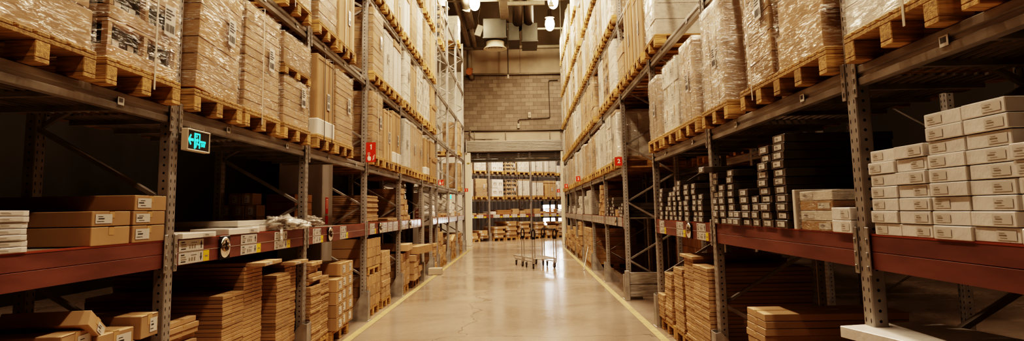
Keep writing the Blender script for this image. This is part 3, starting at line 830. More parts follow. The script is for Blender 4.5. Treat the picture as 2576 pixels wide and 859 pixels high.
bR = [(RY[i], RY[i + 1]) for i in range(len(RY) - 1)]
seq('R', 0, [(12.18, 12.90, 3.22, 'boards'), (13.05, 13.82, 3.24, 'wboxes'), (13.98, 14.76, 3.20, 'white')])
fill('R', 0, bR[5:], ['cloud', 'white', 'layers', 'cloud', 'tallw', 'cloud', 'white'], .78, .90)
seq('R', 1, [(8.4, 9.1, 4.4, 'wboxes'), (9.32, 10.1, 4.5, 'tall'), (10.22, 10.95, 4.62, 'tall'), (11.1, 11.85, 4.2, 'bags')])
COUNT[('R', 1)] = 4
seq('R', 1, [(12.2, 12.95, 4.5, 'layersw'), (13.1, 13.85, 4.52, 'shelves'), (14.0, 14.76, 4.5, 'white')])
fill('R', 1, bR[5:], ['white', 'cloud', 'bags', 'tallw', 'layers', 'tallw', 'white', 'wboxes'], .74, .88)
fill('R', 2, bR[4:], ['shelves', 'cloud', 'white', 'tallw', 'layers', 'wboxes', 'tallw', 'white', 'lidbox', 'layers', 'white'], .80, .95)
fill('R', 3, bR[5:], KR, .8, .95, off=3)
fill('R', 4, bR[7:], KR, .75, .9, off=5, skip=.15)

# ------------------------------------------------------------------ stacks of boxes on shelves and floor
def stack(name, cat, look, where, side, Y, w, d, h, n, z0, lx=0., mat='card', jit=.004, label=0, tape=True, grp=None, gap=.0028, rzj=.008, order=True, seed=0, film=None):
    r = random.Random(int(Y * 100) + n + seed)
    out = []
    for i in range(n):
        me = carton_mesh(w, d, h - gap, mat, tape, label, i + seed)
        o = link(name, me, None, (SX(side, lx + r.uniform(-jit, jit)), Y + r.uniform(-jit, jit), z0 + i * h), RZ(side) + r.uniform(-rzj, rzj))
        k = n - 1 - i
        pos = 'topmost' if k == 0 else 'bottom one' if i == 0 else ORD[k] + ' from top'
        tag(o, '%s, %s, %s' % (look, pos, where) if n > 1 else '%s, %s' % (look, where), cat, grp or look + 's'); out.append(o)
        if film:
            link('film', film_mesh(w, d, h - gap, i, film, .004), o)
    return out
def gpal(side, Y, where, lx=0., near=True, sy=1.): return pallet((SX(side, lx), Y, .001), RZ(side), 'wooden floor pallet under %s' % where, 'floor pallets', near, sy)
FC = ('flat_carton', 'carton', 'flat brown carton')
# number-one rack, floor level, second bay (four tall stacks of flat cartons)
gpal('L', 5.30, 'the low loose stack, second bay, number-one rack', -.04); gpal('L', 6.17, 'the tall flat stacks, second bay, number-one rack', -.04, sy=1.0)
gpal('L', 6.98 + .02, 'the stack beside the third post, number-one rack', -.04, sy=.36)
stack(*FC, 'low loose stack, second bay, number-one rack', 'L', 4.92, .42, 1.0, .038, 17, .147, -.12, 'card2', .035, rzj=.05)
stack(*FC, 'nearest tall stack, second bay, number-one rack'.replace('nearest', 'first'), 'L', 5.58, .40, 1.05, .030, 25, .147, -.03)
stack(*FC, 'second tall stack, second bay, number-one rack', 'L', 5.98 + .02, .40, 1.08, .031, 30, .147, -.04)
o = link('flat_carton', carton_mesh(.50, .9, .03, 'card2', True, 1, 0), None, (SX('L', .10), 6.08, 1.0785), .06); tag(o, 'pale flat carton jutting out over the second tall stack, number-one rack', 'carton')
stack(*FC, 'third tall stack, second bay, number-one rack', 'L', 6.58, .36, 1.05, .030, 27, .147, .02)
stack(*FC, 'fourth tall stack, second bay, number-one rack', 'L', 6.97, .34, 1.05, .030, 29, .147, -.05)
o = link('flat_carton', carton_mesh(.46, .9, .028, 'card2', True, 1, 0), None, (SX('L', .06), 6.98, 1.0195), .03); tag(o, 'pale flat carton with white label capping the stack by third post', 'carton')
# first bay floor: cartons in a heap
gpal('L', 2.35, 'the carton heap, first bay, number-one rack'); gpal('L', 3.9, 'the small cartons, first bay, number-one rack')
pile = [(2.42, .34, .60, .20, .72, .0, .1), (2.95, .34, .62, .19, .70, .02, -.12), (3.62, .30, .55, .13, .80, -.02, .10), (3.93, .32, .55, .12, .76, .0, -.05), (4.22, .20, .5, .13, .80, .03, .03),
        (3.35, .26, .5, .10, .68, .02, .25), (4.10, .22, .45, .11, .65, .05, .1), (4.14, .30, .4, .07, .77, -.1, .06)]
for i, (Y, w, d, h, z, lx, rz) in enumerate(pile):
    o = link('small_carton', carton_mesh(w, d, h, 'card2', True, 2, i), None, (SX('L', lx), Y, z), rz); tag(o, 'small pale brown carton in the first-bay heap, %s from the photo edge' % ORD[i], 'carton', 'cartons heaped in the first bay')
o = link('small_carton', carton_mesh(.24, .42, .08, 'card2', True, 2, 2), None, (SX('L', .0), 3.74, .90), 0, (-.5, 0, .2)); tag(o, 'small pale brown carton tipped up on the first-bay heap', 'carton', 'cartons heaped in the first bay')
for Y, w, n in ((2.35, .8, 3), (3.05, .5, 3), (3.6, .5, 3), (4.12, .46, 3)):
    stack('carton', 'carton', 'brown carton', 'heap base near %s, number-one rack' % {2.35: 'the photo edge', 3.05: 'the tilted carton', 3.6: 'the white-labelled cartons', 4.12: 'the second post'}[Y], 'L', Y, w, 1.0, .165, n, .147, -.05, 'card')
# third bay floor
gpal('L', 7.80, 'two tied flat stacks, third bay, number-one rack', .0); gpal('L', 8.72, 'labelled carton columns, third bay, number-one rack', .0)
stack(*FC, 'flat stack beside third post, number-one rack', 'L', 7.58, .38, .95, .030, 20, .147, .03, jit=.008)
stack(*FC, 'second flat stack past third post, number-one rack', 'L', 7.98, .36, .95, .030, 22, .147, .0, jit=.008)
stack(*FC, 'loose crooked pile past third post, number-one rack', 'L', 7.62, .38, .8, .040, 6, .755, .0, 'card2', jit=.03, rzj=.10)
BX = ('carton', 'carton', 'brown carton with white label')
stack(*BX, 'short front column, third bay, number-one rack', 'L', 8.46, .30, .55, .147, 4, .147, .06, label=3)
stack(*BX, 'first tall column, third bay, number-one rack', 'L', 8.76, .29, .55, .147, 5, .147, .02, label=3) if False else None
stack(*BX, 'middle tall column, third bay, number-one rack', 'L', 8.79, .30, .55, .150, 5, .147, .02, label=3)
stack(*BX, 'last tall column, third bay, number-one rack', 'L', 9.10, .30, .55, .150, 5, .147, .02, label=3)
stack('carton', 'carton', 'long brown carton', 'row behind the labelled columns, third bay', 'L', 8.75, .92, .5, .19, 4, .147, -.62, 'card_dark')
# fourth bay floor
gpal('L', 10.62, 'cartons beside the number-one sign post'); gpal('L', 11.62, 'small carton columns, fourth bay', sy=.9)
for j in range(3):
    stack('carton', 'carton', 'brown carton', '%s column past the number-one sign post, lower tier' % ORD[j], 'L', 10.35 + j * .30, .29, .9, .15, 3, .147, .0)
    stack('carton', 'carton', 'brown carton', '%s column past the number-one sign post, upper tier' % ORD[j], 'L', 10.35 + j * .30, .29, .9, .135, 3, .72, .0)
pallet((SX('L', 0), 10.65, .60), 0, 'pallet between two tiers of cartons past the number-one sign post', 'floor pallets', True, 1., .78)
for j in range(2): stack('carton', 'carton', 'small brown carton', '%s tight column, fourth bay, number-one rack' % ORD[j], 'L', 11.42 + j * .34, .33, .9, .092, 8, .147, .0, 'card2', jit=.01)
# fifth bay floor
gpal('L', 13.4, 'stack beside the fifth post', near=False); gpal('L', 14.75, 'piled cartons, fifth bay, number-one rack', near=False)
for j in range(2): stack('carton', 'carton', 'brown carton', '%s column beside fifth post, number-one rack' % ORD[j], 'L', 13.20 + j * .42, .38, .9, .16 if j else .15, 4, .147, .02)
o = link('carton', carton_mesh(.75, .6, .12, 'card2'), None, (SX('L', .10), 13.4, .79), .05); tag(o, 'long pale carton laid on top of columns beside fifth post', 'carton')
for j in range(2): stack('carton', 'carton', 'wide brown carton', '%s column, fifth bay by the gap, number-one rack' % ORD[j], 'L', 14.40 + j * .55, .5, .85, .125, 4, .147, .05, 'card2', jit=.03, rzj=.06)
o = link('carton', carton_mesh(1.2, .5, .15, 'card'), None, (SX('L', .18), 14.9, .655), -.12); tag(o, 'big long carton jutting into the aisle before the gap, number-one rack', 'carton')
# bays past the gap
for j, (Y, w, h, n) in enumerate(((18.0, .5, .08, 7), (18.95, .42, .115, 8), (19.5, .42, .115, 7), (20.3, .5, .10, 4), (21.75, .4, .10, 5), (22.4, .5, .12, 4), (23.2, .5, .1, 6), (24.6, .7, .15, 4), (25.4, .7, .15, 4))):
    gpal('L', Y + .1, '%s stack past the gap, number-one rack' % ORD[j], near=False, sy=.6)
    stack('carton', 'carton', 'brown carton', '%s floor stack past the gap, number-one rack' % ORD[j], 'L', Y, w, .9, h, n, .147, .0, 'card' if j != 7 else 'card_dark', jit=.02)
o = link('carton', carton_mesh(.9, .6, .03, 'card2', False), None, (SX('L', .05), 22.3, .66), 0, (.18, 0, 0)); tag(o, 'open carton flap tilted over a far floor stack, number-one rack', 'carton')

# shelf level one, number-one rack
Z1 = 1.352
WP = ('white_flat_pack', 'flat pack', 'thin white film-wrapped pack')
stack(*WP, 'first bay shelf stack, number-one rack', 'L', 2.93, .50, .6, .027, 7, Z1, -.0, 'whitegloss', jit=.008, label=2, tape=False)
def single(nm, cat, look, w, d, h, mat, x, Y, z, rz=0., label=0, tape=True, rot=None, side='L', film=None, seed=0):
    o = link(nm, carton_mesh(w, d, h, mat, tape, label, seed), None, (SX(side, x), Y, z), RZ(side) + rz, rot); tag(o, look, cat)
    if film: link('film', film_mesh(w, d, h, seed, film, .012), o)
    return o
for row, (a, b) in enumerate((('bottom', .1), ('middle', .085))):
    z = Z1 + (0 if row == 0 else .102); h = (.098, .08)[row]
    single('carton', 'carton', 'long flat brown carton, %s row, centre of first bay shelf' % a, .36, .95, h, 'card', -.0, 3.83, z, label=1 if row else 0, seed=row)
    single('carton', 'carton', 'long flat brown carton, %s row, beside the second post shelf' % a, .36, .95, h, 'card', .0, 4.22, z, label=1, seed=row + 1)
single('carton', 'carton', 'long flat brown carton alone on top, beside the second post', .36, .95, .09, 'card', .0, 4.23, Z1 + .185, label=1, seed=2)
# second bay: white boxes, panels and film
single('white_flat_pack', 'flat pack', 'white printed flat box at the front, second bay shelf, number-one rack', .50, .35, .035, 'white', .03, 4.83, Z1, label=2, tape=False)
single('white_flat_pack', 'flat pack', 'long white box behind the printed flat box, second bay shelf', .55, .4, .05, 'white', -.05, 5.25, Z1 + .0365, label=2, tape=False) if False else None
single('white_flat_pack', 'flat pack', 'long white box with end label, middle of second bay shelf', .62, .30, .045, 'white', .01, 5.66, Z1, label=2, tape=False)
single('furniture_board', 'board', 'brown edged thin panel lying behind white boxes, second bay', 1.5, .3, .03, 'card2', -.42, 5.6, Z1, tape=False)
o = single('furniture_board', 'board', 'large white panel in torn film lying askew, second bay shelf', .95, .62, .05, 'white', -.06, 6.35, Z1 + .002, rz=.10, tape=False)
o = single('furniture_board', 'board', 'second white panel stacked on the large askew panel', .9, .55, .045, 'white', -.14, 6.30, Z1 + .054, rz=.03, tape=False)
def crumple(name, label, loc, sx, sy, sz, seed, mat='filmd'):
    mb = MB(mat); nu, nv = 40, 22; vs = []
    for j in range(nv + 1):
        th = PI * j / nv
        for i in range(nu):
            ph = 2 * PI * i / nu
            v = Vector((math.sin(th) * math.cos(ph), math.sin(th) * math.sin(ph), math.cos(th)))
            k = 1 + .55 * noise.noise(v * 2.1 + Vector((seed, 0, 0))) + .30 * noise.noise(v * 5.3 + Vector((0, seed, 0))) + .15 * noise.noise(v * 11 + Vector((0, 0, seed)))
            vs.append((v.x * k * sx, v.y * k * sy, max(0, (v.z * k * .8 + .7)) * sz))
    fs = [(j * nu + i, j * nu + (i + 1) % nu, (j + 1) * nu + (i + 1) % nu, (j + 1) * nu + i) for j in range(nv) for i in range(nu)]
    mb.add(vs, fs, mat, True)
    return tag(link(name, mb.mesh(), None, loc), label, 'plastic film')
crumple('crumpled_film', 'bundle of torn white plastic film on second bay shelf beside third post', (-2.30, 6.70, Z1 + .002), .13, .34, .085, 1)
crumple('crumpled_film', 'loose end of torn film trailing over the label strip by third post', (-2.25, 7.0, Z1 + .002), .09, .20, .055, 5)
crumple('crumpled_film', 'crumpled clear film lying past the third post on third bay shelf', (-2.40, 7.72, Z1 + .002), .14, .42, .085, 9)
mb = MB('filmd'); mb.path([(-2.25, 6.5, 1.40), (-2.222, 6.48, 1.37), (-2.215, 6.46, 1.32), (-2.218, 6.47, 1.27), (-2.214, 6.45, 1.235)], .016, 'filmd', 8); tag(link('film_tail', mb.mesh()), 'twisted film tail hanging down over the second bay label strip', 'plastic film')
# cartons deep in the dark, seen past the third post
for i in range(3):
    for j in range(3):
        if i == 2 and j == 0 and False: continue
        n = (3, 3, 2)[j]
        if i >= n: continue
        o = link('carton', carton_mesh(.125, .25, .125, 'card2', True, 3, i), None, (-3.15 + i * .132 + (.09 if j == 2 else 0), 7.44, Z1 + j * .127), -PI / 2)
        tag(o, 'small dark brown carton deep on third bay shelf, %s row, %s from the rear' % (('bottom', 'middle', 'top')[j], ORD[i]), 'carton', 'dark cartons deep on the shelf')
# fourth bay
stack('flat_carton', 'carton', 'large flat brown carton', 'stack past the number-one sign post shelf', 'L', 10.62, .80, .9, .029, 14, Z1, -.03, 'card2', jit=.012)
stack('flat_carton', 'carton', 'loose flat brown carton', 'low pile, end of the fourth bay shelf', 'L', 12.1, .85, .7, .02, 3, Z1, .0, 'card2', jit=.03)
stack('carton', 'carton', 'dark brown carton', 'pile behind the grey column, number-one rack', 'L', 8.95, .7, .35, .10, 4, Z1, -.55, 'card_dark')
# fifth bay
for j, n in enumerate((6, 4, 1)):
    stack('carton', 'carton', 'small brown carton', '%s column beside fifth post shelf, number-one rack' % ORD[j], 'L', 13.14 + j * .38, .34, .6, .098, n, Z1, .0, 'card2', jit=.015)
# past the gap
def roll(label, loc, r, L):
    mb = MB('whitegloss'); prof = [(.02, 0), (r * .9, 0), (r, .01), (r * .97, L * .3), (r, L * .5), (r * .96, L * .75), (r, L - .01), (r * .9, L), (.02, L)]
    mb.lathe(prof, 'whitegloss', 18, 'X'); return tag(link('film_roll', mb.mesh(), None, loc), label, 'roll', 'white rolls past the gap')
for i, (dy, dz) in enumerate(((0, .08), (.17, .08), (.085, .225))): roll('white wrapped roll past the gap, %s of three, number-one rack shelf' % ORD[i], (-2.8, 17.75 + dy, Z1 + dz), .08, .55)
for j, (Y, n, m) in enumerate(((21.7, 4, 'white'), (22.2, 5, 'white'), (22.7, 4, 'white'), (19.4, 2, 'card2'), (20.4, 2, 'card2'), (23.4, 3, 'card2'), (25.0, 2, 'card2'))):
    stack('white_box' if m == 'white' else 'carton', 'box', 'white box' if m == 'white' else 'thin tan carton', '%s shelf stack past the gap, number-one rack' % ORD[j], 'L', Y, .44, .5, .10 if m == 'white' else .05, n, Z1, .0, m, jit=.02)

# ---- number-two rack, shelf level one
DB = ('dark_box', 'box', 'slim dark box with white label')
third = [(8.78, .19, 7, 'a'), (8.48, .17, 3, 'b'), (8.25, .20, 6, 'c'), (8.00, .17, 7, 'd'), (7.76, .17, 8, 'e'), (7.42, .22, 7, 'f'), (7.08, .17, 7, 'g'), (6.86, .19, 5, 'h')]
for i, (Y, w, n, _) in enumerate(third):
    stack(*DB, '%s column in third bay, number-two rack' % ORD[i], 'R', Y, w, .6, .055, n, Z1, .0, 'dark', jit=.01, label=3, tape=False)
sec = [(6.24, .17, 8), (6.02, .18, 6), (5.80, .18, 8), (5.42, .22, 5), (5.20, .17, 4), (4.96, .22, 7), (4.66, .22, 11)]
for i, (Y, w, n) in enumerate(sec):
    stack(*DB, '%s column in second bay, number-two rack' % ORD[i], 'R', Y, w, .7, .056, n, Z1, .02, 'dark', jit=.012, label=3, tape=False)
stack(*DB, 'short front column, second bay, number-two rack', 'R', 5.62, .20, .7, .056, 2, Z1, .03, 'dark', jit=.01, label=3, tape=False)
stack(*DB, 'group on sixth column, number-two rack', 'R', 4.90, .2, .6, .056, 3, Z1 + 7 * .056, .03, 'dark', jit=.02, label=3, tape=False)
single('dark_box', 'box', 'long dark box jutting out level over the dark columns', .20, .95, .05, 'dark', .12, 6.42 - .14, Z1 + 8 * .056 + .001, label=3, tape=False, side='R')
# panels and white packs, second bay beside second post
single('furniture_board', 'board', 'pale panel leaning upright beside dark boxes, number-two rack', .04, .75, .245, 'white', .02, 4.44, Z1, side='R', tape=False)
for i, m in enumerate(('card', 'white', 'card', 'white')):
    single('white_flat_pack' if m == 'white' else 'flat_carton', 'flat pack', '%s flat pack, %s from the bottom beside second post, number-two rack' % ('white' if m == 'white' else 'brown chipboard', ORD[i]), .46, .6, .056, m, .0, 4.16, Z1 + i * .058, side='R', label=1 if m == 'white' else 2, tape=False, film='film')
for i in range(2): single('white_flat_pack', 'flat pack', 'white wrapped pack, %s of two against second post, number-two rack' % ('lower', 'upper')[i], .22, .5, .065, 'whitegloss', .02, 3.80, Z1 + i * .067, side='R', label=2, tape=False)
# first bay: white wrapped boxes
WB = ('wrapped_white_box', 'box', 'white film-wrapped box')
cols = [(3.37, .24, 7, .058), (3.12, .24, 7, .058), (2.86, .25, 9, .058), (2.60, .25, 9, .058)]
for i, (Y, w, n, h) in enumerate(cols):
    for o in stack(*WB, '%s column from second post, number-two rack' % ORD[i], 'R', Y, w, .55, h, n, Z1, .0, 'whitegloss', jit=.008, label=1 + i % 2, tape=False): pass
stack(*WB, 'pair laid across the second column, number-two rack', 'R', 2.95 + .02, .30, .5, .055, 2, Z1 + 7 * .058 + .001, .03, 'whitegloss', jit=.012, label=1, tape=False) if False else None
stack(*WB, 'column at the photo edge, number-two rack', 'R', 2.30, .26, .55, .058, 6, Z1, .03, 'whitegloss', jit=.012, label=1, tape=False)
stack(*WB, 'deeper column behind the white wall, number-two rack', 'R', 3.2, .5, .35, .058, 6, Z1, -.56, 'whitegloss', jit=.01, tape=False)
# floor level, number-two rack
gpal('R', 8.69, 'the low stacks, third bay, number-two rack'); gpal('R', 7.87, 'the middle stacks, third bay, number-two rack'); gpal('R', 7.05, 'the tall stacks, third bay, number-two rack')
stack(*FC, 'low stack beside the gap post, number-two rack', 'R', 8.98, .32, .95, .036, 8, .147, .02, 'card2')
stack(*FC, 'second stack, third bay, number-two rack', 'R', 8.60, .36, .95, .036, 16, .147, .0, 'card2', jit=.008)
stack(*FC, 'third stack, third bay, number-two rack', 'R', 8.02, .42, .95, .036, 19, .147, .0, 'card2', jit=.007)
stack(*FC, 'tallest stack, third bay, number-two rack', 'R', 7.48, .42, .95, .036, 23, .147, .0, 'card2', jit=.006)
stack(*FC, 'stack beside third post, number-two rack', 'R', 6.88, .56, .95, .036, 22, .147, .03, 'card2', jit=.005)
single('flat_carton', 'carton', 'wide pale flat carton capping the tallest stack, number-two rack', .56, .9, .03, 'card2', .03, 7.46, .147 + 23 * .036 + .001, side='R')
gpal('R', 5.25, 'the white-topped flat stack, second bay, number-two rack')
stack('flat_carton', 'carton', 'wide flat brown carton', 'second bay floor stack, number-two rack', 'R', 5.27, .40, 1.0, .05, 12, .147, .04, 'card2', jit=.01)
gpal('R', 3.1, 'the long white packs, first bay, number-two rack')
stack('carton', 'carton', 'large pale carton', 'first bay floor, under the long pack, number-two rack', 'R', 3.05, .75, 1.0, .23, 3, .147, -.05, 'card2')
single('white_flat_pack', 'flat pack', 'long white wrapped pack askew on the first bay cartons', .80, .50, .055, 'whitegloss', .05, 3.25, .842, rz=.22, side='R', tape=False, label=0)
single('flat_carton', 'carton', 'long tan flat carton under the askew white pack', .95, .62, .05, 'card2', -.03, 2.35, .842, rz=-.1, side='R')
# bays past the gap, number-two rack
for j in range(3): stack('carton', 'carton', 'brown carton', '%s column of the tall block past the gap, number-two rack' % ORD[j], 'R', 18.25 + j * .62, .60, 1.15, .108, 8, .147, .03, 'card', label=2)
gpal('R', 18.3, 'the tall carton block past the gap', near=False); gpal('R', 19.3, 'the tall carton block past the gap, far half', near=False)
single('carton', 'carton', 'tan carton on top of a stack past the tall block', .7, .5, .10, 'card2', .05, 21.4, 1.02, side='R')
for j, (Y, w, h, n, z) in enumerate(((21.3, .6, .145, 6, .147), (22.4, .5, .12, 4, .147), (23.7, .6, .13, 6, .147), (24.6, .6, .13, 5, .147), (25.4, .5, .12, 4, .147), (26.6, .6, .15, 5, .147), (27.7, .6, .14, 3, .147))):
    gpal('R', Y + .1, '%s low stack past the tall block' % ORD[j], near=False, sy=.8)
    stack('carton', 'carton', 'brown carton', '%s floor stack past the tall block, number-two rack' % ORD[j], 'R', Y, w, .8, h, n, z, .06, 'card', jit=.03, rzj=.04)
GB = ('dark_box', 'box', 'shiny dark box')
for j, (Y, n) in enumerate(((12.3, 4), (12.62, 3), (13.5, 6), (13.9, 3), (14.35, 6))):
    stack(*GB, '%s shelf column just past the gap, number-two rack' % ORD[j], 'R', Y, .26, .6, .06, n, Z1, .0, 'dark', jit=.012, label=3, tape=False)
single('carton', 'carton', 'small tan carton between shiny dark boxes, number-two rack shelf', .3, .4, .13, 'card2', .0, 13.05, Z1, side='R')
for j, (Y, n, h) in enumerate(((15.15, 6, .09), (15.5, 7, .095), (15.9, 3, .09))):
    stack('carton', 'carton', 'tan carton', '%s shelf column, second bay past the gap, number-two rack' % ORD[j], 'R', Y, .32, .6, h, n, Z1, .0, 'card2', jit=.02)
load('white', 1.0, .8, .62, (SX('R', .0), 18.5, Z1 + .004), PI, 'bulky white wrapped bundle on the shelf over the tall carton block', 'loads on the pallet racks', 3, True)
load('layersw', .8, .8, .5, (SX('R', -.02), 19.6, Z1 + .004), PI, 'second white wrapped bundle on the shelf over the tall carton block', 'loads on the pallet racks', 6, True)
for j, (Y, n) in enumerate(((20.9, 5), (21.5, 6), (22.3, 2), (23.6, 3), (24.5, 2), (26.5, 3))):
    stack('white_box', 'box', 'white box', '%s shelf stack past the white bundles, number-two rack' % ORD[j], 'R', Y, .4, .5, .09, n, Z1, .0, 'white', jit=.02, label=1)

# ------------------------------------------------------------------ rear row seen through the gap in rack two
XB = XR + 1.28
rackB = thing('pallet_rack', 'dim pallet rack standing behind the number-two rack, seen through the gap', 'rack')
XR_keep = XR
def rear_frame(Y): 
    f = link('upright_frame', None, rackB, (XB, Y, 0), PI); link('post', post_mesh(6.), f); link('post', post_mesh(6.), f, (-DEP + .075, 0, 0))
    pts = [(-.05 - (.85 if i % 2 == 0 else 0), 0, .15 + .485 * i) for i in range(12)]
    mb = MB('steel'); mb.path(pts, .017, 'steel', 4); link('zigzag_brace', mb.mesh(), f)
RB = [6.42, 9.22, 12.02, 14.85, 17.65]
for Y in RB: rear_frame(Y)
for i in range(4):
    Y0, Y1 = RB[i], RB[i + 1]
    for z in (1.35, 2.2, 3.45, 4.76):
        link('shelf_beam', beam_mesh(Y1 - Y0 - .1), rackB, (XB, (Y0 + Y1) / 2, z), PI)
q = 0
for lev, z in ((0, 2.2), (1, 3.45)):
    for Y in (9.75, 10.6, 11.45, 12.55, 13.4, 14.3, 15.4):
        pallet((XB - .05, Y, z + .001), PI, 'wooden pallet in the dim rear rack, %s level, %s along' % (('lower', 'upper')[lev], ORD[q % 7]), 'pallets in the rear rack', Y < 12)
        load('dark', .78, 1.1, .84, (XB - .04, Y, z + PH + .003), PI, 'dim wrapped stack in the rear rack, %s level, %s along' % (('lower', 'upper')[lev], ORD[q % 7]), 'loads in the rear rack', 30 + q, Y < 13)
        q += 1
mb = MB('paper'); me = sheet_label(.2, .26, 1); tag(link('paper_notice', me, None, (XB - .066, 10.75, 2.72), PI), 'white barcode sheet hanging on a dim wrapped stack in the gap', 'sheet')
for i in range(2): 
    single('dark_box', 'box', 'large grey box, %s of two on the rear shelf in the gap' % ('lower', 'upper')[i], 1.6, .8, .13, 'corr', -1.3, 11.0 + .1 * i, 1.36 + i * .15, side='R', tape=False)
single('carton', 'carton', 'long pale carton on the rear shelf past the gap', 1.2, .6, .16, 'card2', -1.3, 13.3, 1.36, side='R', tape=False); link
for j in range(2):
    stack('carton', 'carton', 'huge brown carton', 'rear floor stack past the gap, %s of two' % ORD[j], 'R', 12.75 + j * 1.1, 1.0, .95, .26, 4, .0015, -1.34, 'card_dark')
# grey board barrier at the end of the gap
t = thing('board_barrier', 'low barrier of grey weathered boards closing the frame past the gap', 'barrier', (XR - .06, 11.80, 0))
for i in range(2):
    mb = MB('wood_grey'); mb.box(.03, 1.2, -.02, .02, .06 + i * .20, .25 + i * .20, 'wood_grey', .005); link('board', mb.mesh(), t)
for x in (.0, 1.12): mb = MB('steel'); mb.box(x, x + .07, -.05, .03, 0, .48, 'steel', .004); link('bracket', mb.mesh(), t)
# leaning prop by the tall block
mb = MB('chrome'); mb.tube((1.46, 17.6, .004), (1.62, 18.0, .55), .011, 'chrome', 6); tag(link('metal_rod', mb.mesh()), 'thin metal rod leaning on the tall carton block', 'rod')

# gap of rack one: cabinet post, kerb block, dark pipe
t = thing('fire_cabinet', 'narrow grey cabinet with red notice standing in the gap, number-one rack', 'cabinet', (-2.45, 16.5, 0))
mb = MB('col'); mb.box(-.12, .12, -.1, .1, 0, 1.95, 'col', .008); link('housing', mb.mesh(), t)
mb = MB('signred'); mb.box(-.07, .07, -.106, -.101, 1.36, 1.58, 'red'); mb.box(-.05, .05, -.108, -.106, 1.48, 1.51, 'conc'); mb.box(-.05, .05, -.108, -.106, 1.40, 1.42, 'conc'); link('red_notice', mb.mesh(), t)
mb = MB('conc'); mb.box(-2.3, -1.98, 17.0, 17.3, 0, .16, 'conc', .01); tag(link('kerb_block', mb.mesh()), 'grey concrete kerb block on the floor at the gap', 'block')
mb = MB('pipe_d'); mb.tube((-2.68, 16.68, 0), (-2.68, 16.68, 4.6), .09, 'pipe_d', 14)
for i in range(18): mb.tube((-2.68, 16.68, .2 + i * .24), (-2.68, 16.68, .28 + i * .24), .105, 'pipe_d', 14)
tag(link('ribbed_pipe', mb.mesh()), 'dark ribbed upright pipe inside the gap, number-one rack', 'pipe')
# fire sign on the column
mb = MB('signred'); mb.box(-2.699, -2.694, 9.60, 9.72, 1.50, 1.72, 'signred'); mb.box(-2.694, -2.693, 9.63, 9.69, 1.57, 1.70, 'signwhite'); mb.box(-2.694, -2.6925, 9.645, 9.675, 1.575, 1.69, 'signred')
tag(link('fire_sign', mb.mesh()), 'small red extinguisher sign on the grey column', 'sign')
mb = MB('signred'); mb.box(-2.699, -2.694, 9.60, 9.72, 1.36, 1.47, 'signred'); tag(link('fire_notice', mb.mesh()), 'small red square notice below the extinguisher sign on the column', 'sign')

# ------------------------------------------------------------------ hanging signs
def text_obj(txt, size, parent, loc, rot, mat, bold=.0, nm='numeral'):
    cu = bpy.data.curves.new('t', 'FONT'); cu.body = txt; cu.size = size; cu.align_x = 'CENTER'; cu.align_y = 'CENTER'; cu.offset = bold; cu.extrude = .0008
    o = bpy.data.objects.new(nm, cu); 
    me = bpy.data.meshes.new_from_object(o); me.materials.clear(); me.materials.append(M[mat]); bpy.data.objects.remove(o)
    return link(nm, me, parent, loc, 0, rot)
def num_sign(num, x, Y, z, w, h, label, hand=False):
    t = thing('aisle_sign', label, 'sign', (x, Y, z))
    mb = MB('signred'); mb.box(-w / 2, w / 2, -.004, .004, -h / 2, h / 2, 'signred'); link('panel', mb.mesh(), t)
    zt = h * .27 if hand else 0.
    if num == '1':
        k = w * (.62 if not hand else .52); mb = MB('signwhite')
        mb.prism([(-.16, .34), (.02, .5), (.17, .5), (.17, -.5), (-.03, -.5), (-.03, .27), (-.16, .17)], lambda a, b, tt: (a * k, -.0045 - tt, b * k + zt), 0, .0012, 'signwhite'); link('numeral', mb.mesh(), t)
    elif num: text_obj(num, w * .78, t, (0.005, -.0055, zt), (PI / 2, 0, 0), 'signwhite', w * .022)
    if hand:
        mb = MB('signwhite'); F = (lambda a, b, tt: (a * w, -.0045 - tt, b * h)) if num else (lambda a, b, tt: (a * w, -.0045 - tt, (b + .23) * 2 * h))
        mb.prism([(-.34, -.30), (-.32, -.22), (-.24, -.21), (-.24, -.12), (-.16, -.12), (-.16, -.20), (.0, -.23), (.03, -.30), (.0, -.42), (-.24, -.44), (-.34, -.36)][::-1], F, 0, .001, 'signwhite')
        for p in ([(-.32, -.14), (-.08, -.14), (-.08, -.12), (-.32, -.12)], [(-.32, -.04), (-.08, -.04), (-.08, -.02), (-.32, -.02)], [(-.32, -.13), (-.29, -.13), (-.29, -.03), (-.32, -.03)], [(-.11, -.13), (-.08, -.13), (-.08, -.03), (-.11, -.03)], [(-.22, -.1), (-.18, -.1), (-.18, -.06), (-.22, -.06)]):
            mb.prism(p[::-1], F, 0, .001, 'signwhite')
        for k in range(3):
            a = .14 + k * .03; b = -.42 + k * .09; mb.prism([(a, b), (a + .06, b), (a + .24, b + .10), (a + .18, b + .12)][::-1], F, 0, .001, 'signwhite')
        link('pictogram', mb.mesh(), t)
    mb = MB('steel'); s = -1 if x < 0 else 1
    mb.box(min(s * (w / 2 - .01), s * (w / 2 + .03)), max(s * (w / 2 - .01), s * (w / 2 + .03)), .0045, .012, -.03, .03, 'steel'); link('bracket', mb.mesh(), t)
num_sign('1', -2.158, 9.95, 2.36, .139, .282, 'tall red number-one sign with hand symbol on the fourth post', True)
num_sign('', -2.14, 18.4, 2.26, .14, .14, 'small red square sign with hand symbol past the gap, rack one', True)
num_sign('1', -2.16, 26.9, 2.30, .13, .13, 'farthest small red number-one sign beside the cream jamb')
num_sign('2', 1.633, 11.93, 2.295, .124, .145, 'largest red number-two sign at the gap of rack two')
num_sign('2', 1.545, 19.6, 2.34, .12, .145, 'middle red number-two sign, second along from the gap')
num_sign('2', 1.55, 25.2, 2.33, .12, .145, 'third red number-two sign along rack two, small')
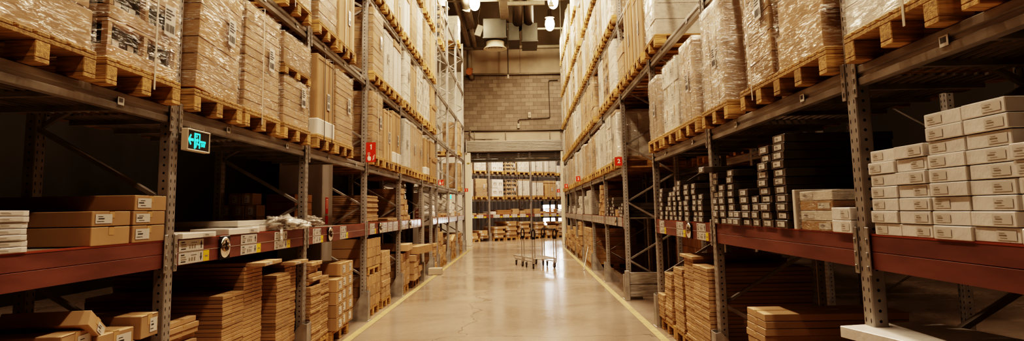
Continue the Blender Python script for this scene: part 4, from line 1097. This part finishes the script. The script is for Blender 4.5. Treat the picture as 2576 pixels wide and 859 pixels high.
num_sign('2', 1.52, 30.2, 2.30, .12, .145, 'smallest red number-two sign at the far end of rack two')
# small green exit sign beyond the gap
t = thing('exit_sign', 'tiny green exit sign hanging past the gap of rack one', 'sign', (-2.2, 21.4, 1.95))
mb = MB('panel_dark'); mb.box(-.02, .02, -.02, .02, -.075, .08, 'cream2'); mb.box(.0205, .022, -.018, .018, -.07, .06, 'exit'); mb.box(-.012, .02, -.022, -.0201, -.07, .05, 'exit'); link('panel', mb.mesh(), t)
# large exit sign under the beam by the second post
t = thing('exit_sign', 'lit green running-man exit sign in a white case beside the second post', 'sign', (-2.17, 4.665, 2.0))
mb = MB('cream2'); w, h = .165, .072
mb.box(-.045, 0, -w, -w + .012, -h, h, 'cream2', .003); mb.box(-.045, 0, w - .012, w, -h, h, 'cream2', .003); mb.box(-.045, 0, -w + .012, w - .012, h - .01, h, 'cream2', .003); mb.box(-.045, 0, -w + .012, w - .012, -h, -h + .01, 'cream2', .003)
mb.box(-.045, -.03, -w + .012, w - .012, -h + .01, h - .01, 'cream2'); link('case', mb.mesh(), t)
mb = MB('panel_dark'); mb.box(-.030, -.006, -w + .0125, w - .0125, -h + .0105, h - .0105, 'panel_dark'); link('panel', mb.mesh(), t)
mb = MB('exit'); F = lambda a, b, tt: (-.0055 + tt, a, b)
def EP(p): mb.prism(p, F, 0, .002, 'exit')
EP([(-.148, .0), (-.115, -.035), (-.105, -.028), (-.122, -.008), (-.075, -.008), (-.075, .010), (-.122, .010), (-.105, .030), (-.115, .037)])
EP([(-.062, -.056), (-.046, -.056), (-.046, .05), (-.062, .05)]); EP([(-.046, .040), (.020, .040), (.020, .05), (-.046, .05)]); EP([(.008, -.05), (.020, -.05), (.020, .04), (.008, .04)])
EP([(-.034, .022), (-.024, .020), (-.020, .030), (-.026, .037), (-.035, .033)])
EP([(-.044, .004), (-.030, .012), (-.014, .016), (-.002, .002), (-.006, -.004), (-.014, .004), (-.018, -.012), (-.004, -.022), (.006, -.02), (.006, -.028), (-.008, -.030), (-.024, -.018), (-.034, -.048), (-.042, -.046), (-.030, -.008), (-.032, .004), (-.042, -.004)])
for i in range(4): EP([(.028 + i * .020, .0 - .01), (.042 + i * .020, .0 - .01), (.042 + i * .020, .004), (.028 + i * .020, .004)])
link('running_man', mb.mesh(), t)
text_obj('EXIT', .030, t, (-.0045, .068, -.026), (PI / 2, 0, PI / 2), 'exit', .0006, 'lettering')
mb = MB('steel'); 
for y in (-.1, .1): mb.tube((-.02, y, h), (-.02, y, .099), .004, 'steel', 6)
link('hanger', mb.mesh(), t)

# ------------------------------------------------------------------ trolleys
def trolley(label, x, y, rz, bar=False):
    t = thing('platform_trolley', label, 'trolley', (x, y, 0), rz, 'parked trolleys')
    W, L, Z = .58, .86, .25
    mb = MB('chrome')
    for a, b in (((-W / 2, 0), (-W / 2, L)), ((W / 2, 0), (W / 2, L)), ((-W / 2, 0), (W / 2, 0)), ((-W / 2, L), (W / 2, L)), ((-W / 2, L * .55), (W / 2, L * .55))):
        mb.tube((*a, Z), (*b, Z), .015, 'chrome', 8)
    mb.tube((-W / 2, 0, .17), (-W / 2, L * .85, .17), .013, 'chrome', 8); mb.tube((W / 2, 0, .17), (W / 2, L * .85, .17), .013, 'chrome', 8)
    for xx in (-W / 2, W / 2): mb.tube((xx, L * .85, .17), (xx, L, Z), .013, 'chrome', 8); mb.tube((xx, 0, .15), (xx, 0, Z), .015, 'chrome', 8)
    link('bed_frame', mb.mesh(), t)
    mb = MB('chrome')
    for i in range(12): xx = -W / 2 + W * (i + .5) / 12; mb.tube((xx, 0, Z + .012), (xx, L, Z + .012), .0036, 'chrome', 4)
    for i in range(14): yy = L * (i + .5) / 14; mb.tube((-W / 2, yy, Z + .017), (W / 2, yy, Z + .017), .0034, 'chrome', 4)
    link('wire_mesh', mb.mesh(), t)
    def caster():
        mb = MB('steel'); mb.box(-.03, .03, -.04, .04, .125, .15, 'steel', .004)
        for s in (-1, 1): mb.prism([(-.03, .13), (.03, .13), (.045, .055), (.02, .05)], lambda a, b, tt: (tt, a, b), s * .024 - .003, s * .024 + .003, 'steel')
        return mb.mesh('fork')
    def wheel():
        mb = MB('rubber'); mb.lathe([(.02, -.018), (.055, -.018), (.0625, -.012), (.0625, .012), (.055, .018), (.02, .018)], 'rubber', 20, 'X', (0, .022, .0627)); mb.lathe([(.004, -.020), (.026, -.020), (.026, .020), (.004, .020)], 'chrome', 14, 'X', (0, .022, .0627)); return mb.mesh('wheel')
    for xx in (-W / 2, W / 2):
        for yy in (.03, L * .72):
            c = link('caster', cached('fork', caster), t, (xx, yy, 0), random.uniform(-.5, .5)); link('wheel', cached('wheel', wheel), c)
    for xx in (-W / 2, W / 2):
        mb = MB('chrome')
        for q in (-.032, .032): mb.tube((xx + q, .0, .15), (xx + q, .0, .80), .013, 'chrome', 10)
        h = link('handle_post', mb.mesh(), t)
        mb = MB('black'); mb.path([(xx - .032, 0, .76), (xx - .045, 0, .84), (xx - .042, 0, .92), (xx - .018, 0, 1.0), (xx + .004, 0, 1.015), (xx + .034, 0, .96), (xx + .047, 0, .87), (xx + .032, 0, .76)], .016, 'black', 8)
        mb.box(xx - .05, xx + .05, -.02, .02, .745, .82, 'black', .008); link('grip', mb.mesh(), h)
    if bar:
        mb = MB('black'); mb.tube((W / 2, .02, .99), (W / 2 - .02, .86, .985), .020, 'black', 10); link('push_bar', mb.mesh(), t)
    return t
axr = math.atan2(.30, .95)
trolley('steel mesh platform trolley standing nearer, with black grips, in the open aisle', .52, 18.38, axr, True)
trolley('second steel mesh trolley nested behind the other in the open aisle', .245, 19.27, axr)

# ------------------------------------------------------------------ far rack beyond the doorway
FA = math.radians(43); fd = Vector((math.cos(FA), math.sin(FA), 0)); fn = Vector((math.sin(FA), -math.cos(FA), 0)); FR = math.atan2(fn.y, fn.x)
FO = Vector((-1.68, 35.3, 0)); BW = 2.88
def FP(u, lx=0., z=0.): p = FO + fd * u + fn * lx; return (p.x, p.y, z)
rackF = thing('pallet_rack', 'grey pallet rack standing at an angle beyond the open doorway', 'rack')
for i in range(-1, 4):
    f = link('upright_frame', None, rackF, FP(i * BW), FR); link('post', post_mesh(7.), f); link('post', post_mesh(7.), f, (-DEP + .075, 0, 0))
    if i >= 0:
        for k in range(4): link('brace', bar_mesh(.84, .97), f, (-.9, .02, .2 + k * 1.3))
    link('foot_guard', cached('guard', _guard), f, (.05, 0, 0))
FZ = [2.07, 3.35]
for i in range(-1, 3):
    L = BW - .1
    b = link('shelf_beam', beam_mesh(L, 'red'), rackF, FP(i * BW + BW / 2, 0, 1.31), FR); s = link('label_strip', strip_mesh(L), b, (-.003, 0, 0))
    for off in (.3, .95, 1.5, 2.1):
        for row, z in ((0, -.044), (1, -.127)):
            link('shelf_label', card_mesh('text', .42), s, (.0045, -L / 2 + off + .1, z))
        link('shelf_label', card_mesh('yellow', .16), s, (.0055, -L / 2 + off + .42, -.127))
    link('shelf_deck', cached(('fdeck', L), lambda: _slab(L, .84, .026, 'wood_grey')), rackF, FP(i * BW + BW / 2, -.06, 1.28), FR)
    for z in FZ: link('shelf_beam', beam_mesh(L), rackF, FP(i * BW + BW / 2, 0, z), FR)
fl = [[(-.55, 'bags', .88), (.52, 'notch', .86), (1.45, 'shelves', .86), (2.37, 'boards', .88), (3.38, 'boards', .80), (4.32, 'lidbox', .82), (5.3, 'wboxes', .84), (-1.45, 'white', .84)],
      [(-.62, 'wboxes', .6), (.52, 'notch', .62), (1.42, 'shelves', .72), (2.36, 'wboxes', .72), (3.35, 'boards', .80), (4.35, 'boards', .80), (5.3, 'white', .4), (-1.5, 'shelves', .6)]]
for lev, row in enumerate(fl):
    for j, (u, k, h) in enumerate(row):
        w = 'far doorway rack, %s level, %s along' % (('lower', 'upper')[lev], ORD[j])
        pallet(FP(u, .06, FZ[lev] + .001), FR, 'wooden pallet under the %s, %s' % (SHORT[k], w), 'pallets in the far rack')
        load(k, .76, 1.0, h, FP(u, .05, FZ[lev] + PH + .003), FR, '%s, %s' % (LOOK[k], w), 'loads in the far rack', j * 3 + lev, False)
# goods on its shelf and on the floor below
shelf_items = [(-1.1, .5, .08, 1, 'card2'), (-.45, .5, .06, 1, 'card2'), (.22, .42, .05, 3, 'white'), (.98, .95, .11, 2, 'card_dark'), (1.78, .45, .09, 3, 'card2'), (2.28, .4, .085, 2, 'card2'), (2.68, .34, .08, 3, 'card'), (3.35, .38, .13, 2, 'card'), (3.75, .4, .05, 2, 'card2'), (4.45, .65, .045, 6, 'card_dark'), (5.3, .5, .07, 3, 'white')]
for j, (u, w, h, n, m) in enumerate(shelf_items):
    for i in range(n):
        o = link('carton' if m != 'white' else 'white_box', carton_mesh(w, .5, h - .004, m, False, 1 if m == 'white' else 0, i), None, FP(u + (i % 2) * .02, -.02, 1.313 + i * h), FR)
        tag(o, '%s, %s in %s pile on the far doorway rack shelf' % ({'card': 'brown carton', 'card2': 'tan carton', 'card_dark': 'grey-brown carton', 'white': 'white box'}[m], ('lowest', 'second', 'third', 'fourth', 'fifth', 'sixth')[i], ORD[j]), 'carton', 'goods on the far rack shelf')
floor_items = [(-1.95, .3, .12, 7), (-1.05, .5, .14, 2), (-.42, .55, .13, 3), (.58, .75, .11, 5), (1.42, .75, .115, 7), (2.32, .8, .11, 7), (3.42, .75, .12, 6), (4.3, .75, .13, 4), (5.2, .8, .12, 6)]
for j, (u, w, h, n) in enumerate(floor_items):
    if j not in (2,): pallet(FP(u, .03, .001), FR, 'wooden floor pallet under the %s pile of the far doorway rack' % ORD[j], 'floor pallets of the far rack')
    for i in range(n):
        o = link('carton', carton_mesh(w if (i * 7 + j) % 3 else w * .8, .9, h - .004, 'card2' if (i + j) % 2 else 'card', False, 1, i), None, FP(u + ((i * 5 + j) % 3 - 1) * .03, .02 + .03 * ((i + j) % 2), .147 + i * h), FR)
        tag(o, 'brown carton, %s in the %s floor pile of the far doorway rack' % (('lowest', 'second', 'third', 'fourth', 'fifth', 'sixth', 'seventh')[i], ORD[j]), 'carton', 'floor goods of the far rack')

# ------------------------------------------------------------------ ceiling services and wall fittings
def pipe(name, label, pts, r, mat, n=12, cat='pipe'):
    mb = MB(mat); mb.path(pts, r, mat, n); return tag(link(name, mb.mesh()), label, cat)
def box_duct(label, x0, x1, y0, y1, z0, z1):
    t = thing('air_duct', label, 'duct', ((x0 + x1) / 2, (y0 + y1) / 2, z0))
    a, b, c = (x1 - x0) / 2, (y1 - y0) / 2, z1 - z0
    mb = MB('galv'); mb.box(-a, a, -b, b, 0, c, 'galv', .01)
    for i in range(1, 5): x = -a + 2 * a * i / 5; mb.box(x - .006, x + .006, -b - .006, -b, .02, c - .02, 'galv')
    link('duct_body', mb.mesh(), t)
    mb = MB('galv'); mb.box(-a - .02, a + .02, -b - .03, -b + .02, -.02, .03, 'galv', .006); link('flange', mb.mesh(), t); return t
box_duct('wide galvanised box duct above the round diffuser', -1.43, -.52, 26.6, 27.8, 8.18, 8.95)
box_duct('middle galvanised box duct hanging near the end wall', -.46, -.02, 26.8, 28.4, 8.12, 8.82)
box_duct('narrow galvanised box duct nearest the number-two rack', .08, .70, 26.9, 28.6, 8.08, 8.82)
t = thing('round_diffuser', 'round cream air diffuser with flared rim below the wide duct', 'air diffuser', (-.985, 27.2, 7.82))
mb = MB('cream'); mb.lathe([(.36, .335), (.36, .17), (.37, .14), (.46, .06), (.465, .045), (.455, .04), (.36, .12), (.35, .14), (.35, .33)], 'cream', 40, caps=False); link('flared_ring', mb.mesh(), t)
mb = MB('cream'); 
for k in range(3): rr_ = .10 + .09 * k; mb.lathe([(rr_, .10), (rr_ + .05, .06), (rr_ + .055, .065), (rr_ + .005, .11)], 'cream', 32, caps=False)
mb.lathe([(.001, .16), (.34, .16)], 'pipe_d', 32, caps=False); link('louvre_rings', mb.mesh(), t)
mb = MB('galv'); mb.lathe([(.30, .28), (.30, .33)], 'galv', 30, caps=False); link('neck', mb.mesh(), t)
t = thing('round_diffuser', 'second cream round diffuser high above the rack-one gap, partly cut by the frame', 'air diffuser', (-2.62, 22.2, 8.05)); 
mb = MB('cream'); mb.lathe([(.26, .4), (.26, .14), (.27, .11), (.34, .04), (.345, .03), (.335, .03), (.25, .12)], 'cream', 32, caps=False); mb.lathe([(.001, .14), (.25, .14)], 'pipe_d', 24, caps=False); link('flared_ring', mb.mesh(), t)
pipe('round_duct', 'dark round duct running along the ceiling, nearer the wide duct', [(-.05, 10, 10.4), (-.05, 25.6, 9.3), (-.10, 27.2, 8.7)], .19, 'pipe_d', 18, 'duct')
pipe('round_duct', 'dark round duct running along the ceiling, beside its twin', [(.35, 10, 10.4), (.35, 25.6, 9.3), (.36, 27.4, 8.75)], .19, 'pipe_d', 18, 'duct')
t = thing('cable_tray', 'grey cable tray beam running along the ceiling over the aisle', 'cable tray', (0, 0, 0))
mb = MB('pipe'); mb.box(-.16, .16, -9, 9, -.06, .06, 'pipe', .01, Matrix.Translation((-.58, 18, 9.55)) @ Matrix.Rotation(-.07, 4, 'X')); link('tray', mb.mesh(), t)
for Y in (20, 22.3, 24.6): mb = MB('pipe'); mb.box(-.80, -.36, Y - .04, Y + .04, 9.49 - (Y - 18) * .07, 9.52 - (Y - 18) * .07, 'pipe'); link('crossbar', mb.mesh(), t)
pipe('ceiling_pipe', 'thick pale pipe along the ceiling above rack one', [(-2.05, 14, 10.2), (-2.02, 22, 9.55), (-1.98, 27.6, 8.95)], .16, 'pipe')
pipe('ceiling_pipe', 'slim pale pipe continuing the thick pipe towards the end wall', [(-1.98, 27.6, 8.95), (-1.95, 29.8, 8.55)], .085, 'pipe')
pipe('drain_pipe', 'grey drain pipe running to the end wall corner then down', [(-2.75, 16, 9.9), (-2.42, 25, 9.45), (-2.28, 29.6, 8.75), (-2.27, 30.5, 8.55), (-2.27, 30.62, 8.2), (-2.27, 30.62, 7.72), (-2.24, 30.64, 7.56), (-2.20, 30.72, 7.46), (-2.18, 30.97, 7.42)], .11, 'pipe', 14)
mb = MB('rust'); mb.tube((-2.27, 30.44, 7.62), (-2.27, 30.50, 7.62), .15, 'rust', 20); mb.tube((-2.27, 30.50, 7.62), (-2.27, 30.60, 7.62), .12, 'rust', 16); mb.tube((-2.27, 30.62, 7.74), (-2.27, 30.62, 7.80), .14, 'rust', 16)
for k in range(8): a = k * PI / 4; mb.tube((-2.27 + .125 * math.cos(a), 30.42, 7.62 + .125 * math.sin(a)), (-2.27 + .125 * math.cos(a), 30.52, 7.62 + .125 * math.sin(a)), .016, 'rust', 6)
tag(link('pipe_coupling', mb.mesh()), 'round orange flanged cap on the drain pipe elbow in the wall corner', 'pipe coupling')
for i, (Y, z) in enumerate(((22.6, 9.05), (25.4, 9.3), (28.9, 9.1), (29.9, 8.55))):
    pipe('sprinkler_pipe', 'thin horizontal sprinkler pipe under the ceiling, %s from the end wall' % ('fourth', 'third', 'second', 'first')[i], [(-3.0, Y, z), (3.2, Y, z)], .045 if i < 3 else .08, 'pipe', 8)
t = thing('strip_fitting', 'short pale channel bar hung across the two dark ducts', 'channel', (.30, 24.0, 8.72)); mb = MB('pipe'); mb.box(-.72, .6, -.05, .05, -.05, .09, 'pipe', .01); link('bar', mb.mesh(), t)
mb = MB('pipe'); 
for x in (-.6, 0, .5): mb.tube((x, 0, .09), (x, 0, 1.6), .012, 'pipe', 5)
link('hanger_rod', mb.mesh(), t)
t = thing('smoke_detector', 'small cream bell-shaped detector hanging beside the channel bar', 'detector', (1.12, 24.0, 8.62)); mb = MB('cream'); mb.lathe([(.10, 0), (.105, .02), (.07, .06), (.065, .13), (.03, .16), (.03, .22)], 'cream', 20); link('bell', mb.mesh(), t)
mb = MB('pipe'); mb.tube((0, 0, .22), (0, 0, 2.3), .008, 'pipe', 5); link('cable', mb.mesh(), t)
t = thing('floodlight', 'slanted unlit floodlight box hanging left of the wide duct'.replace(' left of', ' beside'), 'lamp', (-1.62, 27.3, 8.65)); mb = MB('cream2'); mb.box(-.13, .13, -.05, .05, -.22, .22, 'cream2', .01, Matrix.Rotation(.35, 4, 'Y')); link('housing', mb.mesh(), t)
mb = MB('pipe'); mb.path([(0, 0, .2), (-.04, 0, .5), (.05, 0, .9), (0, 0, 2.3)], .01, 'pipe', 5); link('cable', mb.mesh(), t)
mb = MB('cream'); mb.prism([(-.16, 0), (.16, .05), (.14, -.09), (-.02, -.07)], lambda a, b, tt: (a - 2.0, 25.6 + tt, b + 9.02), -.02, .02, 'cream'); tag(link('paper_tag', mb.mesh()), 'pale tag fixed under the thick ceiling pipe', 'tag')
# end wall conduits and boxes
pipe('conduit', 'dark conduit running across the wall above the shutter', [(-2.25, 30.93, 5.02), (1.9, 30.93, 5.0)], .03, 'pipe_d', 8, 'conduit')
pipe('conduit', 'dark pipe along the joint below the upper concrete band', [(-2.25, 30.9, 7.58), (1.9, 30.9, 7.56)], .045, 'pipe', 8, 'conduit')
for i, x in enumerate((-2.1, -.72, 1.24)): pipe('conduit', 'short upright conduit above the shutter, %s from the drain pipe' % ORD[i], [(x, 30.94, 4.56), (x, 30.94, 5.0)], .018, 'pipe', 6, 'conduit')
pipe('conduit', 'thin stepped conduit on the block wall beside rack two', [(1.65, 30.95, 7.26), (1.30, 30.95, 7.26), (1.24, 30.95, 7.2), (1.26, 30.95, 5.62), (1.2, 30.95, 5.56), (-.08, 30.95, 5.52), (-.14, 30.95, 5.47), (-.14, 30.95, 5.3)], .02, 'pipe_d', 8, 'conduit')
for i, (x, z, w, h) in enumerate(((.36, 5.70, .13, .24), (-.14, 5.22, .10, .20))):
    mb = MB('cream2'); mb.box(x - w / 2, x + w / 2, 30.90, 30.99, z - h / 2, z + h / 2, 'cream2', .012); mb.box(x - w * .35, x + w * .35, 30.895, 30.90, z - h * .3, z + h * .3, 'pipe')
    tag(link('junction_box', mb.mesh()), 'cream electrical box on the block wall, %s' % ('upper larger one' if i == 0 else 'lower small one'), 'electrical box')
t = thing('wall_bracket', 'hanging bar with pale tip in front of the block wall', 'bracket', (-.55, 30.4, 0)); mb = MB('pipe_d'); mb.tube((0, 0, 8.7), (0, 0, 7.45), .022, 'pipe_d', 6); link('bar', mb.mesh(), t)
mb = MB('cream'); mb.box(-.035, .035, -.03, .03, 7.28, 7.45, 'cream', .006); link('tip', mb.mesh(), t)
pipe('hanging_cable', 'thin pale cable hanging from the ceiling beside rack two', [(1.55, 26, 11), (1.55, 26, 6.6)], .012, 'pipe', 5, 'cable')
mb = MB('pipe_d')
for k in range(3): mb.path([(-2.30 + k * .03, 30.55, 5.05), (-2.34 + k * .02, 30.55, 4.8), (-2.2 + k * .05, 30.5, 4.62), (-1.6 + k * .3, 30.52, 4.58 + k * .01)], .012, 'pipe_d', 6)
tag(link('cable_loop', mb.mesh()), 'tangle of dark cables at the shutter casing corner', 'cable')

# high-bay lamps: fixture + bulb + real lamp
def lamp_meshes():
    mb = MB('pipe'); mb.lathe([(.03, .62), (.07, .6), (.08, .40), (.12, .34), (.20, .27), (.195, .265), (.11, .32)], 'pipe_d', 22, caps=False); hous = mb.mesh('lamp_housing')
    mb = MB('bulb'); mb.lathe([(.001, -.29)] + [(.19 * math.sin(a) ** .8, -.28 * math.cos(a)) for a in [PI * i / 12 for i in range(1, 12)]] + [(.001, .28)], 'bulb', 20, caps=False); bl = mb.mesh('lamp_bulb')
    mb = MB('pipe'); mb.tube((0, 0, .6), (0, 0, 2.3), .01, 'pipe', 5); return hous, bl, mb.mesh('lamp_rod')
LH, LB, LR = lamp_meshes()
SPOT_W = 360.
for i in range(10):
    Y = 27.9 - 3.15 * i
    for j, x in enumerate((-1.62, 1.23)):
        z = 9.02
        who = 'second visible lamp'
        lab = 'glowing high-bay lamp over rack %s side, %s from the end wall' % (('one', 'two')[j], ORD[i])
        if j == 0 and i >= 9: continue
        if not (i == 0 and j == 0):
            t = thing('high_bay_lamp', lab, 'lamp', (x, Y, z), 0, 'high-bay lamps'); link('housing', LH, t); link('bulb', LB, t); link('rod', LR, t)
        if i == 0 and j == 0: continue
        ld = bpy.data.lights.new('lamp', 'SPOT'); ld.energy = SPOT_W; ld.color = (1., .775, .60); ld.spot_size = math.radians(165); ld.spot_blend = .6; ld.shadow_soft_size = .12
        lo = bpy.data.objects.new('lamp_light', ld); COL.objects.link(lo); lo.location = (x, Y, z - .44)
for i, (x, Y) in enumerate(((-1, 33.2), (2.2, 34.5), (-5, 42), (1.0, 43.5))):
    ld = bpy.data.lights.new('hall_lamp', 'SPOT'); ld.energy = 1500.; ld.color = (1., .80, .64); ld.spot_size = math.radians(165); ld.spot_blend = .6; ld.shadow_soft_size = .15
    lo = bpy.data.objects.new('hall_light', ld); COL.objects.link(lo); lo.location = (x, Y, 8.)

# ------------------------------------------------------------------ world, camera, view
w = bpy.data.worlds.new('World'); sc.world = w; w.use_nodes = True
bg = w.node_tree.nodes['Background']; bg.inputs[0].default_value = (1., .78, .55, 1); bg.inputs[1].default_value = .008
cd = bpy.data.cameras.new('Camera'); cam = bpy.data.objects.new('Camera', cd); COL.objects.link(cam); sc.camera = cam
yaw, pit, rol, fpx, py = -.0137, .1264, -.0179, 1764.1, 305.7
cy, sy, cp, sp, cr, sr = math.cos(yaw), math.sin(yaw), math.cos(pit), math.sin(pit), math.cos(rol), math.sin(rol)
fw = Vector((sy * cp, cy * cp, sp)); rt = Vector((cy, -sy, 0)); up = rt.cross(fw)
r2 = cr * rt + sr * up; u2 = -sr * rt + cr * up
m3 = Matrix((r2, u2, -fw)).transposed()
cam.matrix_world = Matrix.Translation((0, 0, 1.5)) @ m3.to_4x4()
cd.sensor_fit = 'HORIZONTAL'; cd.sensor_width = 36.; cd.lens = fpx / 2576 * 36.
cd.shift_x = 0.; cd.shift_y = -(429.5 - py) / 2576
cd.clip_start = .05; cd.clip_end = 200
sc.view_settings.view_transform = 'Filmic'; sc.view_settings.look = 'Very High Contrast'; sc.view_settings.exposure = 0.
sc.view_settings.use_curve_mapping = True; sc.view_settings.curve_mapping.black_level = (.0035, .0045, .0055); sc.view_settings.curve_mapping.update()
cy_ = sc.cycles
cy_.adaptive_threshold = .03; cy_.max_bounces = 6; cy_.diffuse_bounces = 3; cy_.glossy_bounces = 3; cy_.transparent_max_bounces = 12; cy_.transmission_bounces = 4
cy_.caustics_reflective = False; cy_.caustics_refractive = False; cy_.sample_clamp_indirect = 4.; cy_.use_denoising = True
